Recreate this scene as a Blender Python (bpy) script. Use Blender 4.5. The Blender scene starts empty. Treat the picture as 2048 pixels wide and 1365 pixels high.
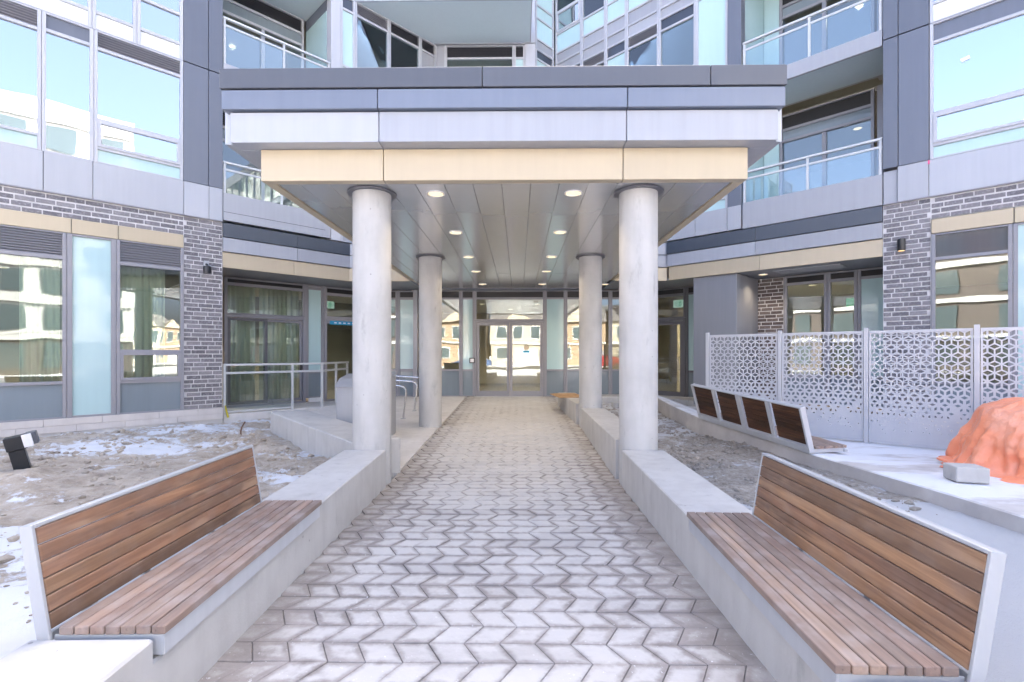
import bpy, bmesh, math, random
from mathutils import Vector, Matrix, noise
random.seed(7)
R = math.radians
SC = bpy.context.scene
COL = SC.collection

# ------------------------------------------------------------------ camera, sky, sun, exposure
cam_d = bpy.data.cameras.new('camera')
cam = bpy.data.objects.new('camera', cam_d); COL.objects.link(cam)
cam.location = (0, 0, 1.45)
cam.rotation_euler = (R(90), 0, 0.013)
cam_d.sensor_width = 36.0
cam_d.lens = 36.0 * 1000.0 / 2048.0
cam_d.shift_x = 0.0
cam_d.shift_y = 25.5 / 2048.0
cam_d.clip_end = 2000
SC.camera = cam

SUN_EL, SUN_AZ = R(33), R(12)          # sun beyond the building: the forecourt lies in its shade
w = bpy.data.worlds.new('World'); SC.world = w; w.use_nodes = True
nt = w.node_tree; nt.nodes.clear()
sky = nt.nodes.new('ShaderNodeTexSky'); sky.sky_type = 'NISHITA'
sky.sun_disc = False; sky.sun_elevation = SUN_EL; sky.sun_rotation = SUN_AZ
sky.dust_density = 7.0; sky.ozone_density = 0.5; sky.air_density = 0.45
bg = nt.nodes.new('ShaderNodeBackground'); bg.inputs['Strength'].default_value = 0.15
wo = nt.nodes.new('ShaderNodeOutputWorld')
nt.links.new(sky.outputs[0], bg.inputs[0]); nt.links.new(bg.outputs[0], wo.inputs[0])
sd = bpy.data.lights.new('sun', 'SUN'); sun = bpy.data.objects.new('sun', sd); COL.objects.link(sun)
sd.energy = 4.5; sd.angle = R(0.5); sd.color = (1.0, 0.94, 0.84)
# direction towards the sun (azimuth measured from +Y towards +X, as the sky texture does)
sdir = Vector((math.sin(SUN_AZ) * math.cos(SUN_EL), math.cos(SUN_AZ) * math.cos(SUN_EL), math.sin(SUN_EL)))
sun.rotation_euler = sdir.to_track_quat('Z', 'Y').to_euler()
VS = SC.view_settings
SC.display_settings.display_device = 'sRGB'
VS.view_transform = 'Standard'; VS.look = 'None'; VS.gamma = 1.0; VS.use_curve_mapping = False
VS.exposure = 3.45
SC.cycles.max_bounces = 10; SC.cycles.diffuse_bounces = 4; SC.cycles.glossy_bounces = 5
SC.cycles.transparent_max_bounces = 16; SC.cycles.use_denoising = True
SC.cycles.sample_clamp_indirect = 6.0

# ------------------------------------------------------------------ materials
def mat(name, col, rough=0.5, metal=0.0, spec=0.5, coat=0.0):
    m = bpy.data.materials.new(name); m.use_nodes = True
    b = m.node_tree.nodes['Principled BSDF']
    b.inputs['Base Color'].default_value = (*col, 1)
    b.inputs['Roughness'].default_value = rough
    b.inputs['Metallic'].default_value = metal
    b.inputs['Specular IOR Level'].default_value = spec
    b.inputs['Coat Weight'].default_value = coat
    return m
class NB:
    """small node-building helper on a material"""
    def __init__(s, m): s.t = m.node_tree; s.b = s.t.nodes.get('Principled BSDF')
    def n(s, typ, **kw):
        n = s.t.nodes.new(typ)
        for k, v in kw.items():
            if k.startswith('_'): setattr(n, k[1:], v)
            else: n.inputs[k].default_value = v
        return n
    def l(s, a, b): s.t.links.new(a, b)
    def pos(s): return s.n('ShaderNodeNewGeometry').outputs['Position']
    def obj(s): return s.n('ShaderNodeTexCoord').outputs['Object']
    def rnd(s): return s.n('ShaderNodeObjectInfo').outputs['Random']
    def map(s, vec, sc):
        m = s.n('ShaderNodeMapping'); m.inputs['Scale'].default_value = sc; s.l(vec, m.inputs[0]); return m.outputs[0]
    def noise(s, vec, scale, detail=4, rough=0.55, dist=0.0):
        n = s.n('ShaderNodeTexNoise'); n.inputs['Scale'].default_value = scale; n.inputs['Detail'].default_value = detail
        n.inputs['Roughness'].default_value = rough; n.inputs['Distortion'].default_value = dist
        if vec is not None: s.l(vec, n.inputs['Vector'])
        return n.outputs['Fac']
    def ramp(s, fac, stops):
        r = s.n('ShaderNodeValToRGB'); e = r.color_ramp.elements
        while len(e) < len(stops): e.new(0.5)
        for i, (p, c) in enumerate(stops):
            e[i].position = p; e[i].color = (*c, 1) if len(c) == 3 else c
        s.l(fac, r.inputs[0]); return r.outputs[0]
    def mix(s, fac, a, b, mode='MIX'):
        m = s.n('ShaderNodeMix', _data_type='RGBA', _blend_type=mode)
        for sock, v in ((m.inputs[0], fac), (m.inputs[6], a), (m.inputs[7], b)):
            if hasattr(v, 'is_output') or hasattr(v, 'links'): s.l(v, sock)
            else: sock.default_value = v if not isinstance(v, tuple) else (*v, 1)
        return m.outputs[2]
    def math(s, op, a, b=None, clamp=False):
        m = s.n('ShaderNodeMath', _operation=op, _use_clamp=clamp)
        for i, v in enumerate((a, b)):
            if v is None: continue
            if hasattr(v, 'links'): s.l(v, m.inputs[i])
            else: m.inputs[i].default_value = v
        return m.outputs[0]
    def mrange(s, v, a, b, c=0.0, d=1.0):
        m = s.n('ShaderNodeMapRange', _interpolation_type='SMOOTHSTEP')
        s.l(v, m.inputs[0])
        for i, x in enumerate((a, b, c, d)): m.inputs[1 + i].default_value = x
        return m.outputs[0]
    def attr(s, name): return s.n('ShaderNodeAttribute', _attribute_name=name).outputs['Fac']
    def bump(s, h, strength=0.3, dist=0.01):
        b = s.n('ShaderNodeBump'); b.inputs['Strength'].default_value = strength; b.inputs['Distance'].default_value = dist
        s.l(h, b.inputs['Height']); s.l(b.outputs[0], s.b.inputs['Normal'])
    def col(s, c): s.l(c, s.b.inputs['Base Color'])

def paint(name, col, rough=0.4, var=0.06, metal=0.0, spec=0.5):
    """sheet metal paint: faint broad mottling, streaks of dust, per-panel shade"""
    m = mat(name, col, rough, metal, spec); q = NB(m)
    p = q.pos()
    n1 = q.noise(p, 1.1, 3); n2 = q.noise(q.map(p, (14, 14, 0.8)), 1.0, 4)
    f = q.math('ADD', q.math('MULTIPLY', n1, 0.2), q.math('ADD', q.math('MULTIPLY', n2, 0.4), 0.2))
    f = q.math('ADD', f, q.math('MULTIPLY', q.math('SUBTRACT', q.rnd(), 0.5), 0.45))
    lo = tuple(c * (1 - 2 * var) for c in col); hi = tuple(min(1, c * (1 + 2 * var)) for c in col)
    q.col(q.ramp(f, [(0.2, lo), (0.8, hi)]))
    q.bump(q.noise(p, 1.7, 1), 0.10, 0.03)
    return m

M = {}
M['white_metal'] = paint('white_metal', (0.36, 0.375, 0.41), 0.35)
M['light_metal'] = paint('light_metal', (0.33, 0.34, 0.37), 0.32)
M['blue_metal'] = paint('blue_metal', (0.165, 0.19, 0.245), 0.28)
M['cap_metal'] = paint('cap_metal', (0.092, 0.098, 0.115), 0.33)
M['dark_flash'] = paint('dark_flash', (0.055, 0.066, 0.085), 0.3)
M['pilaster'] = paint('pilaster', (0.12, 0.133, 0.165), 0.28)
M['grey_clad'] = paint('grey_clad', (0.23, 0.238, 0.26), 0.35)
M['beige'] = paint('beige', (0.48, 0.405, 0.285), 0.4, 0.04)
M['frame'] = paint('frame', (0.25, 0.25, 0.275), 0.38, 0.04)
M['frame_light'] = paint('frame_light', (0.42, 0.43, 0.46), 0.35, 0.04)
M['frame_dark'] = paint('frame_dark', (0.12, 0.12, 0.135), 0.38, 0.04)
M['rail'] = paint('rail', (0.5, 0.52, 0.53), 0.35, 0.03)
M['mint'] = paint('mint', (0.42, 0.58, 0.59), 0.06, 0.03)
M['grey_glass'] = paint('grey_glass', (0.21, 0.25, 0.28), 0.08, 0.05)
M['dark_glass'] = paint('dark_glass', (0.045, 0.055, 0.075), 0.08, 0.1)
M['white_glass'] = paint('white_glass', (0.78, 0.81, 0.82), 0.08, 0.03)
M['louver'] = paint('louver', (0.26, 0.26, 0.29), 0.4, 0.05)
M['louver_dark'] = paint('louver_dark', (0.07, 0.07, 0.08), 0.4, 0.05)
M['black'] = mat('black', (0.012, 0.012, 0.014), 0.5)
M['soffit_blue'] = paint('soffit_blue', (0.52, 0.6, 0.63), 0.5, 0.03)
M['interior'] = mat('interior', (0.30, 0.285, 0.25), 0.9)
M['interior_floor'] = mat('interior_floor', (0.14, 0.12, 0.10), 0.35)
M['lobby_wall'] = mat('lobby_wall', (0.55, 0.46, 0.33), 0.7)
M['steel'] = mat('steel', (0.62, 0.63, 0.65), 0.22, 1.0)
M['black_paint'] = mat('black_paint', (0.02, 0.022, 0.026), 0.35)
M['galv'] = paint('galv', (0.47, 0.49, 0.52), 0.42, 0.08, 0.2)
M['screen'] = paint('screen', (0.50, 0.515, 0.55), 0.38, 0.03)
M['cabinet'] = paint('cabinet', (0.30, 0.315, 0.345), 0.4, 0.05)
M['white_plastic'] = mat('white_plastic', (0.75, 0.75, 0.76), 0.4)

def emission(name, col, st):
    m = bpy.data.materials.new(name); m.use_nodes = True; t = m.node_tree; t.nodes.clear()
    e = t.nodes.new('ShaderNodeEmission'); e.inputs[0].default_value = (*col, 1); e.inputs[1].default_value = st
    o = t.nodes.new('ShaderNodeOutputMaterial'); t.links.new(e.outputs[0], o.inputs[0]); return m
M['lamp'] = emission('lamp', (1.0, 0.78, 0.48), 0.16)
M['green_sign'] = emission('green_sign', (0.05, 0.5, 0.25), 0.06)
M['sign_white'] = emission('sign_white', (0.7, 0.95, 0.82), 0.05)
M['led_warm'] = emission('led_warm', (1.0, 0.62, 0.3), 0.2)

def glass(name, tint, refl, wave=0.0):
    m = bpy.data.materials.new(name); m.use_nodes = True; t = m.node_tree; t.nodes.clear()
    q = NB(m)
    tr = q.n('ShaderNodeBsdfTransparent'); tr.inputs[0].default_value = (*tint, 1)
    gl = q.n('ShaderNodeBsdfGlossy'); gl.inputs['Roughness'].default_value = 0.0; gl.inputs[0].default_value = (0.92, 0.97, 1.0, 1)
    fr = q.n('ShaderNodeFresnel'); fr.inputs[0].default_value = 1.5
    f = q.math('ADD', q.math('MULTIPLY', fr.outputs[0], 1.0 - refl), refl, True)
    mx = q.n('ShaderNodeMixShader'); q.l(f, mx.inputs[0]); q.l(tr.outputs[0], mx.inputs[1]); q.l(gl.outputs[0], mx.inputs[2])
    if wave:                                    # slightly bowed insulating units
        b = q.n('ShaderNodeBump'); b.inputs['Strength'].default_value = wave; b.inputs['Distance'].default_value = 0.02
        q.l(q.noise(q.pos(), 1.3, 1), b.inputs['Height']); q.l(b.outputs[0], gl.inputs['Normal'])
    o = q.n('ShaderNodeOutputMaterial'); q.l(mx.outputs[0], o.inputs[0]); return m
M['glass'] = glass('glass', (0.80, 0.86, 0.83), 0.06, 0.09)
M['glass_sky'] = glass('glass_sky', (0.45, 0.55, 0.58), 0.50, 0.08)
M['glass_clear'] = glass('glass_clear', (0.93, 0.97, 0.96), 0.04)

def make_concrete(name, base, dark, holes=True, rough=0.75):
    m = mat(name, base, rough, 0, 0.35); q = NB(m); p = q.pos()
    n = q.noise(p, 2.2, 6, 0.6); n2 = q.noise(q.map(p, (6, 6, 1.2)), 1.5, 5)
    c = q.ramp(q.math('ADD', q.math('MULTIPLY', n, .6), q.math('MULTIPLY', n2, .4)), [(0.3, dark), (0.55, base), (0.8, tuple(min(1, x * 1.1) for x in base))])
    if holes:                                   # blow holes and small stains
        v = q.n('ShaderNodeTexVoronoi'); v.inputs['Scale'].default_value = 13.0; q.l(p, v.inputs['Vector'])
        size = q.n('ShaderNodeSeparateColor'); q.l(v.outputs['Color'], size.inputs[0])
        rad = q.math('MULTIPLY', q.math('POWER', size.outputs[0], 4.0), 0.11)
        h = q.math('LESS_THAN', v.outputs['Distance'], rad)
        c = q.mix(q.math('MULTIPLY', h, 0.65), c, (0.20, 0.19, 0.185))
        st = q.mrange(q.noise(q.map(p, (5, 5, 1.6)), 1.7, 6, .65), 0.56, 0.78, 0, 0.5)
        c = q.mix(st, c, tuple(x * 0.6 for x in dark))
    q.col(c); q.bump(q.noise(p, 60, 5), 0.12, 0.01)
    return m
M['concrete'] = make_concrete('concrete', (0.47, 0.465, 0.455), (0.385, 0.38, 0.37))
M['concrete_wall'] = make_concrete('concrete_wall', (0.50, 0.493, 0.48), (0.41, 0.40, 0.39))
M['concrete_slab'] = make_concrete('concrete_slab', (0.60, 0.585, 0.57), (0.49, 0.475, 0.46), False)
M['limestone'] = make_concrete('limestone', (0.58, 0.55, 0.53), (0.50, 0.47, 0.45), False)

m = M['brick'] = mat('brick', (0.12, 0.115, 0.125), 0.85, 0, 0.3); q = NB(m)
c = q.ramp(q.rnd(), [(0.0, (0.125, 0.12, 0.13)), (0.5, (0.18, 0.172, 0.185)), (1.0, (0.25, 0.24, 0.25))])
c = q.mix(q.mrange(q.noise(q.pos(), 26, 5), 0.45, 0.75, 0, 0.75), c, (0.33, 0.32, 0.335))
q.col(c); q.bump(q.noise(q.pos(), 70, 4), 0.5, 0.008)
m = M['brick_brown'] = mat('brick_brown', (0.1, 0.08, 0.075), 0.85, 0, 0.3); q = NB(m)
c = q.ramp(q.rnd(), [(0.0, (0.07, 0.058, 0.055)), (0.5, (0.105, 0.085, 0.08)), (1.0, (0.15, 0.125, 0.115))])
c = q.mix(q.mrange(q.noise(q.pos(), 26, 5), 0.5, 0.8, 0, 0.5), c, (0.28, 0.26, 0.25)); q.col(c)
q.bump(q.noise(q.pos(), 70, 4), 0.5, 0.008)
m = M['mortar'] = mat('mortar', (0.60, 0.595, 0.60), 0.95, 0, 0.2); q = NB(m)
q.col(q.ramp(q.noise(q.pos(), 9, 5), [(0.3, (0.50, 0.49, 0.49)), (0.7, (0.68, 0.67, 0.67))])); q.bump(q.noise(q.pos(), 90, 3), 0.4, 0.006)

def wood(name, a, b, c, grey):
    m = mat(name, b, 0.55, 0, 0.35); q = NB(m)
    o = q.obj(); r = q.rnd()
    off = q.n('ShaderNodeCombineXYZ'); q.l(q.math('MULTIPLY', r, 37.0), off.inputs[0]); q.l(q.math('MULTIPLY', r, 11.0), off.inputs[1])
    va = q.n('ShaderNodeVectorMath', _operation='ADD'); q.l(o, va.inputs[0]); q.l(off.outputs[0], va.inputs[1])
    g = q.noise(q.map(va.outputs[0], (1.6, 30, 30)), 1.0, 6, 0.6, 0.6)
    big = q.noise(q.map(va.outputs[0], (1.3, 6, 6)), 1.0, 3)
    col = q.ramp(g, [(0.25, a), (0.5, b), (0.75, c)])
    dk = q.ramp(r, [(0.0, (0.50, 0.46, 0.42)), (0.22, (1.25, 1.16, 1.0)), (0.42, (0.85, 0.68, 0.60)), (0.62, (1.55, 1.42, 1.15)), (0.82, (0.80, 0.66, 0.62)), (1.0, (1.35, 1.2, 1.05))])
    col = q.mix(1.0, col, dk, 'MULTIPLY')
    col = q.mix(q.mrange(big, 0.42, 0.66, 0, 0.75), col, a)
    col = q.mix(q.mrange(q.noise(q.map(va.outputs[0], (2.5, 9, 9)), 1.0, 2), 0.55, 0.72, 0, 0.6), col, c)
    col = q.mix(q.math('ADD', grey * 0.55, q.mrange(q.noise(va.outputs[0], 7, 5), 0.4, 0.75, 0, grey * 0.8), True), col, (0.36, 0.325, 0.315))
    vk = q.n('ShaderNodeTexVoronoi'); vk.inputs['Scale'].default_value = 1.0; q.l(q.map(va.outputs[0], (2.2, 14, 14)), vk.inputs['Vector'])
    col = q.mix(q.mrange(vk.outputs['Distance'], 0.10, 0.0, 0, 0.6), col, tuple(x*0.45 for x in a))
    col = q.mix(q.mrange(q.noise(q.map(va.outputs[0], (0.9, 45, 45)), 1.0, 3), 0.60, 0.72, 0, 0.45), col, tuple(x*0.6 for x in a))
    q.col(col); q.bump(g, 0.3, 0.004)
    return m
M['wood_back'] = wood('wood_back', (0.135, 0.072, 0.042), (0.27, 0.158, 0.09), (0.42, 0.27, 0.165), 0.16)
M['wood_seat'] = wood('wood_seat', (0.115, 0.074, 0.055), (0.215, 0.148, 0.115), (0.32, 0.235, 0.185), 0.50)
M['wood_dark'] = wood('wood_dark', (0.035, 0.018, 0.011), (0.075, 0.038, 0.022), (0.13, 0.07, 0.04), 0.0)

# frosted chevron paving: frost lies on the middle of each paver, damp dirt along its edges and near the walls
m = M['paver'] = mat('paver', (0.4, 0.39, 0.4), 0.6, 0, 0.4); q = NB(m)
P = q.pos(); sx = q.n('ShaderNodeSeparateXYZ'); q.l(P, sx.inputs[0])
stone = q.ramp(q.noise(P, 5, 6, .65), [(0.3, (0.22, 0.195, 0.18)), (0.55, (0.33, 0.30, 0.28)), (0.75, (0.42, 0.385, 0.36))])
frost = q.attr('frost')
wide = q.noise(P, 0.75, 3)
edge = q.math('ABSOLUTE', q.math('ADD', sx.outputs[0], 0.15))
cover = q.math('ADD', q.mrange(edge, 0.6, 1.25, 0.62, 0.12), q.math('MULTIPLY', q.math('SUBTRACT', wide, 0.5), 1.5))
cover = q.math('ADD', cover, q.mrange(sx.outputs[1], 4.0, 9.0, 0.0, 0.45))
cover = q.math('ADD', cover, q.math('MULTIPLY', q.math('SUBTRACT', q.rnd(), 0.5), 0.34))
fr = q.math('ADD', q.math('MULTIPLY', frost, 0.75), q.math('MULTIPLY', q.math('SUBTRACT', q.noise(P, 15, 6, .65), 0.5), 1.4))
fr = q.math('ADD', fr, q.math('SUBTRACT', cover, 0.74))
col = q.mix(q.mrange(fr, -0.25, 0.55, 0, 0.9), stone, (0.55, 0.535, 0.515))
crumb = q.mrange(q.noise(P, 48, 3, .7), 0.655, 0.72, 0, 0.9)
col = q.mix(crumb, col, (0.75, 0.75, 0.76))
damp = q.math('MULTIPLY', q.mrange(q.noise(q.map(P, (0.8, 1.6, 1)), 1.3, 6, .65), 0.47, 0.62), q.mrange(sx.outputs[1], 7.5, 4.0, 0.1, 0.7))
col = q.mix(q.math('MULTIPLY', damp, q.mrange(q.math('ADD', frost, q.noise(P, 11, 4)), 0.5, 1.5, 1.0, 0.35)), col, (0.20, 0.18, 0.175))
mud = q.math('MULTIPLY', q.mrange(edge, 0.85, 1.35, 0.0, 1.0), q.mrange(q.noise(P, 2.6, 5), 0.35, 0.6))
col = q.mix(q.math('MULTIPLY', mud, 0.65), col, (0.24, 0.21, 0.185))
q.col(col); q.bump(q.noise(P, 40, 6, .7), 0.35, 0.008)
q.l(q.mrange(q.noise(P, 3, 4), 0.3, 0.7, 0.38, 0.7), q.b.inputs['Roughness'])
m = M['joint'] = mat('joint', (0.2, 0.18, 0.17), 0.9); q = NB(m)
q.col(q.ramp(q.noise(q.pos(), 3, 5), [(0.3, (0.26, 0.235, 0.215)), (0.7, (0.48, 0.45, 0.42))]))

# frozen mud with snow lying in the hollows
m = M['soil'] = mat('soil', (0.3, 0.26, 0.22), 0.9, 0, 0.3); q = NB(m); P = q.pos()
so = q.ramp(q.noise(P, 4.5, 8, .7), [(0.28, (0.27, 0.225, 0.18)), (0.5, (0.44, 0.385, 0.32)), (0.72, (0.56, 0.51, 0.445))])
so = q.mix(q.mrange(q.noise(P, 38, 4, .7), 0.56, 0.72, 0, 0.6), so, (0.58, 0.56, 0.54))
sn = q.math('ADD', q.attr('snow'), q.math('MULTIPLY', q.math('SUBTRACT', q.noise(P, 7.0, 9, .75), 0.5), 1.5))
snf = q.mrange(sn, 0.42, 0.56)
q.col(q.mix(snf, so, (0.60, 0.62, 0.655)))
h = q.math('ADD', q.math('MULTIPLY', q.noise(P, 24, 8, .7), q.math('SUBTRACT', 1.0, q.math('MULTIPLY', snf, 0.75))), q.math('MULTIPLY', snf, 0.25))
q.bump(h, 0.85, 0.035)
m = M['gravel'] = mat('gravel', (0.3, 0.28, 0.26), 0.7, 0, 0.4); q = NB(m); P = q.pos()
so = q.ramp(q.noise(P, 16, 9, .8), [(0.3, (0.17, 0.15, 0.13)), (0.5, (0.36, 0.33, 0.295)), (0.7, (0.56, 0.53, 0.50))])
sn = q.math('ADD', q.attr('snow'), q.math('MULTIPLY', q.math('SUBTRACT', q.noise(P, 9.0, 8, .75), 0.5), 1.3))
snf = q.mrange(sn, 0.42, 0.60)
q.col(q.mix(snf, so, (0.60, 0.62, 0.655)))
q.bump(q.noise(P, 45, 8, .75), 1.0, 0.03)
m = M['snow_slab'] = mat('snow_slab', (0.6, 0.6, 0.6), 0.8, 0, 0.3); q = NB(m); P = q.pos()
ba = q.ramp(q.noise(P, 3, 6), [(0.3, (0.42, 0.40, 0.395)), (0.7, (0.55, 0.535, 0.525))])
gz = q.n('ShaderNodeNewGeometry'); sz = q.n('ShaderNodeSeparateXYZ'); q.l(gz.outputs['Normal'], sz.inputs[0])
snf = q.mrange(q.math('ADD', q.noise(q.map(P, (0.9, 2.0, 1)), 1.1, 7, .6), -0.02), 0.37, 0.52)
snf = q.math('MULTIPLY', snf, q.mrange(sz.outputs[2], 0.5, 0.8))
q.col(q.mix(snf, ba, (0.68, 0.70, 0.74))); q.bump(q.noise(P, 18, 6), 0.3, 0.02)
m = M['snow_ground'] = mat('snow_ground', (0.7, 0.72, 0.75), 0.85, 0, 0.3); q = NB(m); P = q.pos()
q.col(q.ramp(q.noise(P, 0.35, 6), [(0.3, (0.42, 0.41, 0.40)), (0.7, (0.60, 0.605, 0.62))]))

m = M['tarp'] = mat('tarp', (0.75, 0.16, 0.06), 0.33, 0, 0.5); q = NB(m); P = q.pos()
dust = q.mrange(q.noise(P, 3.0, 6), 0.45, 0.75, 0, 0.5)
q.col(q.mix(dust, (0.90, 0.31, 0.17), (0.90, 0.52, 0.41)))
q.bump(q.noise(P, 7, 8, .6, 1.5), 0.6, 0.03); q.b.inputs['Subsurface Weight'].default_value = 0.05
m = M['curtain'] = mat('curtain', (0.70, 0.68, 0.56), 0.9)
m = M['cardboard'] = mat('cardboard', (0.42, 0.26, 0.13), 0.85); q = NB(m)
q.col(q.ramp(q.noise(q.pos(), 6, 4), [(0.3, (0.36, 0.215, 0.105)), (0.7, (0.48, 0.31, 0.165))]))
M['blue_tape'] = mat('blue_tape', (0.02, 0.28, 0.52), 0.5)
M['rust'] = mat('rust', (0.16, 0.085, 0.05), 0.8)
M['yellow'] = mat('yellow', (0.5, 0.42, 0.03), 0.6)
M['house_brick'] = mat('house_brick', (0.26, 0.185, 0.125), 0.9)
M['house_stone'] = mat('house_stone', (0.33, 0.285, 0.225), 0.9)
M['roof'] = mat('roof', (0.11, 0.10, 0.10), 0.9)
M['house_white'] = mat('house_white', (0.42, 0.42, 0.41), 0.8)
M['house_glass'] = mat('house_glass', (0.06, 0.08, 0.09), 0.1)
M['red_band'] = mat('red_band', (0.5, 0.05, 0.05), 0.6)
M['asphalt'] = mat('asphalt', (0.06, 0.06, 0.06), 0.9)
M['car_blue'] = mat('car_blue', (0.05, 0.10, 0.22), 0.25, 0.3); M['car_red'] = mat('car_red', (0.30, 0.02, 0.03), 0.25, 0.3)

# ------------------------------------------------------------------ mesh helpers
class MB:
    def __init__(s): s.v = []; s.f = []
    def box(s, x0, x1, y0, y1, z0, z1, mtx=None):
        x0, x1 = sorted((x0, x1)); y0, y1 = sorted((y0, y1)); z0, z1 = sorted((z0, z1))
        n = len(s.v)
        for p in ((x0,y0,z0),(x1,y0,z0),(x1,y1,z0),(x0,y1,z0),(x0,y0,z1),(x1,y0,z1),(x1,y1,z1),(x0,y1,z1)):
            s.v.append(tuple(mtx @ Vector(p)) if mtx else p)
        for f in ((0,3,2,1),(4,5,6,7),(0,1,5,4),(1,2,6,5),(2,3,7,6),(3,0,4,7)): s.f.append([n+i for i in f])
        return s
    def prism(s, poly, a0, a1, axis='z'):
        """closed polygon extruded along an axis; poly is counter-clockwise seen from +axis"""
        n = len(s.v); k = len(poly)
        for a in (a0, a1):
            for (p, r) in poly:
                s.v.append((p, r, a) if axis == 'z' else ((a, p, r) if axis == 'x' else (r, a, p)))
        s.f.append([n + i for i in reversed(range(k))]); s.f.append([n + k + i for i in range(k)])
        for i in range(k):
            j = (i + 1) % k; s.f.append([n+i, n+j, n+k+j, n+k+i])
        return s
    def lathe(s, prof, seg=32, c=(0, 0, 0), cap=True):
        n = len(s.v); k = len(prof)
        for (r, z) in prof:
            for i in range(seg):
                a = 2 * math.pi * i / seg; s.v.append((c[0] + r*math.cos(a), c[1] + r*math.sin(a), c[2] + z))
        for j in range(k - 1):
            for i in range(seg):
                i2 = (i + 1) % seg; s.f.append([n+j*seg+i, n+j*seg+i2, n+(j+1)*seg+i2, n+(j+1)*seg+i])
        if cap:
            s.f.append([n+i for i in reversed(range(seg))]); s.f.append([n+(k-1)*seg+i for i in range(seg)])
        return s
    def tube(s, pts, r, seg=10):
        pts = [Vector(p) for p in pts]; n0 = len(s.v)
        up = Vector((0, 0, 1)); frames = []
        for i, p in enumerate(pts):
            t = (pts[min(i+1, len(pts)-1)] - pts[max(i-1, 0)]).normalized()
            ref = Vector((0.31, 0.95, 0.02)) if abs(t.z) > 0.85 else up
            if abs(t.dot(ref)) > 0.97: ref = Vector((1, 0, 0))
            a = t.cross(ref).normalized()
            if frames and frames[-1][0].dot(a) < 0: a = -a
            b = t.cross(a); frames.append((a, b))
            for k in range(seg):
                an = 2*math.pi*k/seg; s.v.append(tuple(p + a*math.cos(an)*r + b*math.sin(an)*r))
        for i in range(len(pts)-1):
            for k in range(seg):
                k2 = (k+1) % seg; s.f.append([n0+i*seg+k, n0+i*seg+k2, n0+(i+1)*seg+k2, n0+(i+1)*seg+k])
        s.f.append([n0+k for k in reversed(range(seg))]); s.f.append([n0+(len(pts)-1)*seg+k for k in range(seg)])
        return s
    def quad(s, a, b, c, d):
        n = len(s.v); s.v += [a, b, c, d]; s.f.append([n, n+1, n+2, n+3]); return s
    def mesh(s, name, m, bevel=0.0, smooth=False):
        me = bpy.data.meshes.new(name); me.from_pydata(s.v, [], s.f)
        bm = bmesh.new(); bm.from_mesh(me)
        bmesh.ops.recalc_face_normals(bm, faces=bm.faces)
        if bevel: bmesh.ops.bevel(bm, geom=bm.edges[:], offset=bevel, segments=1, affect='EDGES', clamp_overlap=True)
        if smooth:
            for f in bm.faces: f.smooth = True
            for e in bm.edges:
                if len(e.link_faces) == 2 and e.calc_face_angle(0) > R(35): e.smooth = False
        bm.to_mesh(me); bm.free()
        me.materials.append(M[m] if isinstance(m, str) else m)
        return me
    def build(s, name, m, parent=None, bevel=0.0, smooth=False):
        o = bpy.data.objects.new(name, s.mesh(name, m, bevel, smooth)); COL.objects.link(o)
        if parent is not None: o.parent = parent
        return o
def box(name, m, parent, x0, x1, y0, y1, z0, z1, bevel=0.0):
    return MB().box(x0, x1, y0, y1, z0, z1).build(name, m, parent, bevel)
def tag(o, label, cat, group=None, kind=None):
    o['label'] = label; o['category'] = cat
    if group: o['group'] = group
    if kind: o['kind'] = kind
    return o
def thing(name, label, cat, loc=(0, 0, 0), rz=0.0, group=None):
    o = bpy.data.objects.new(name, None); COL.objects.link(o); o.empty_display_size = 0.2
    o.location = loc; o.rotation_euler = (0, 0, rz); return tag(o, label, cat, group)
def struct(name, mb, m, bevel=0.0):
    o = mb.build(name, m, None, bevel); o['kind'] = 'structure'; return o
def copy_tree(o, parent=None):
    c = o.copy(); COL.objects.link(c); c.parent = parent
    for ch in list(o.children): copy_tree(ch, c)
    return c

# ------------------------------------------------------------------ ground, path, beds, slabs
def zpath(y):
    if y < 1.5: return 0.08
    if y < 5.6: return 0.08 * (5.6 - y) / 4.1
    if y < 6.2: return 0.0
    return 0.24 * min(1.0, (y - 6.2) / 8.0)
g = MB(); g.quad((-400, -400, -0.25), (400, -400, -0.25), (400, 400, -0.25), (-400, 400, -0.25))
struct('ground', g, 'snow_ground')
g = MB().box(-60, 60, -34, -26, -0.25, -0.2); struct('road', g, 'asphalt')

PX0, PX1 = -1.47, 1.20
ys = [-2.5] + [1.5 + 0.5*i for i in range(26)] + [14.2]
b = MB()
for ya, yb in zip(ys, ys[1:]):
    za, zb = zpath(ya) - 0.012, zpath(yb) - 0.012
    b.quad((PX0, ya, za), (PX1, ya, za), (PX1, yb, zb), (PX0, yb, zb))
path = struct('path', b, 'joint')

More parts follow.
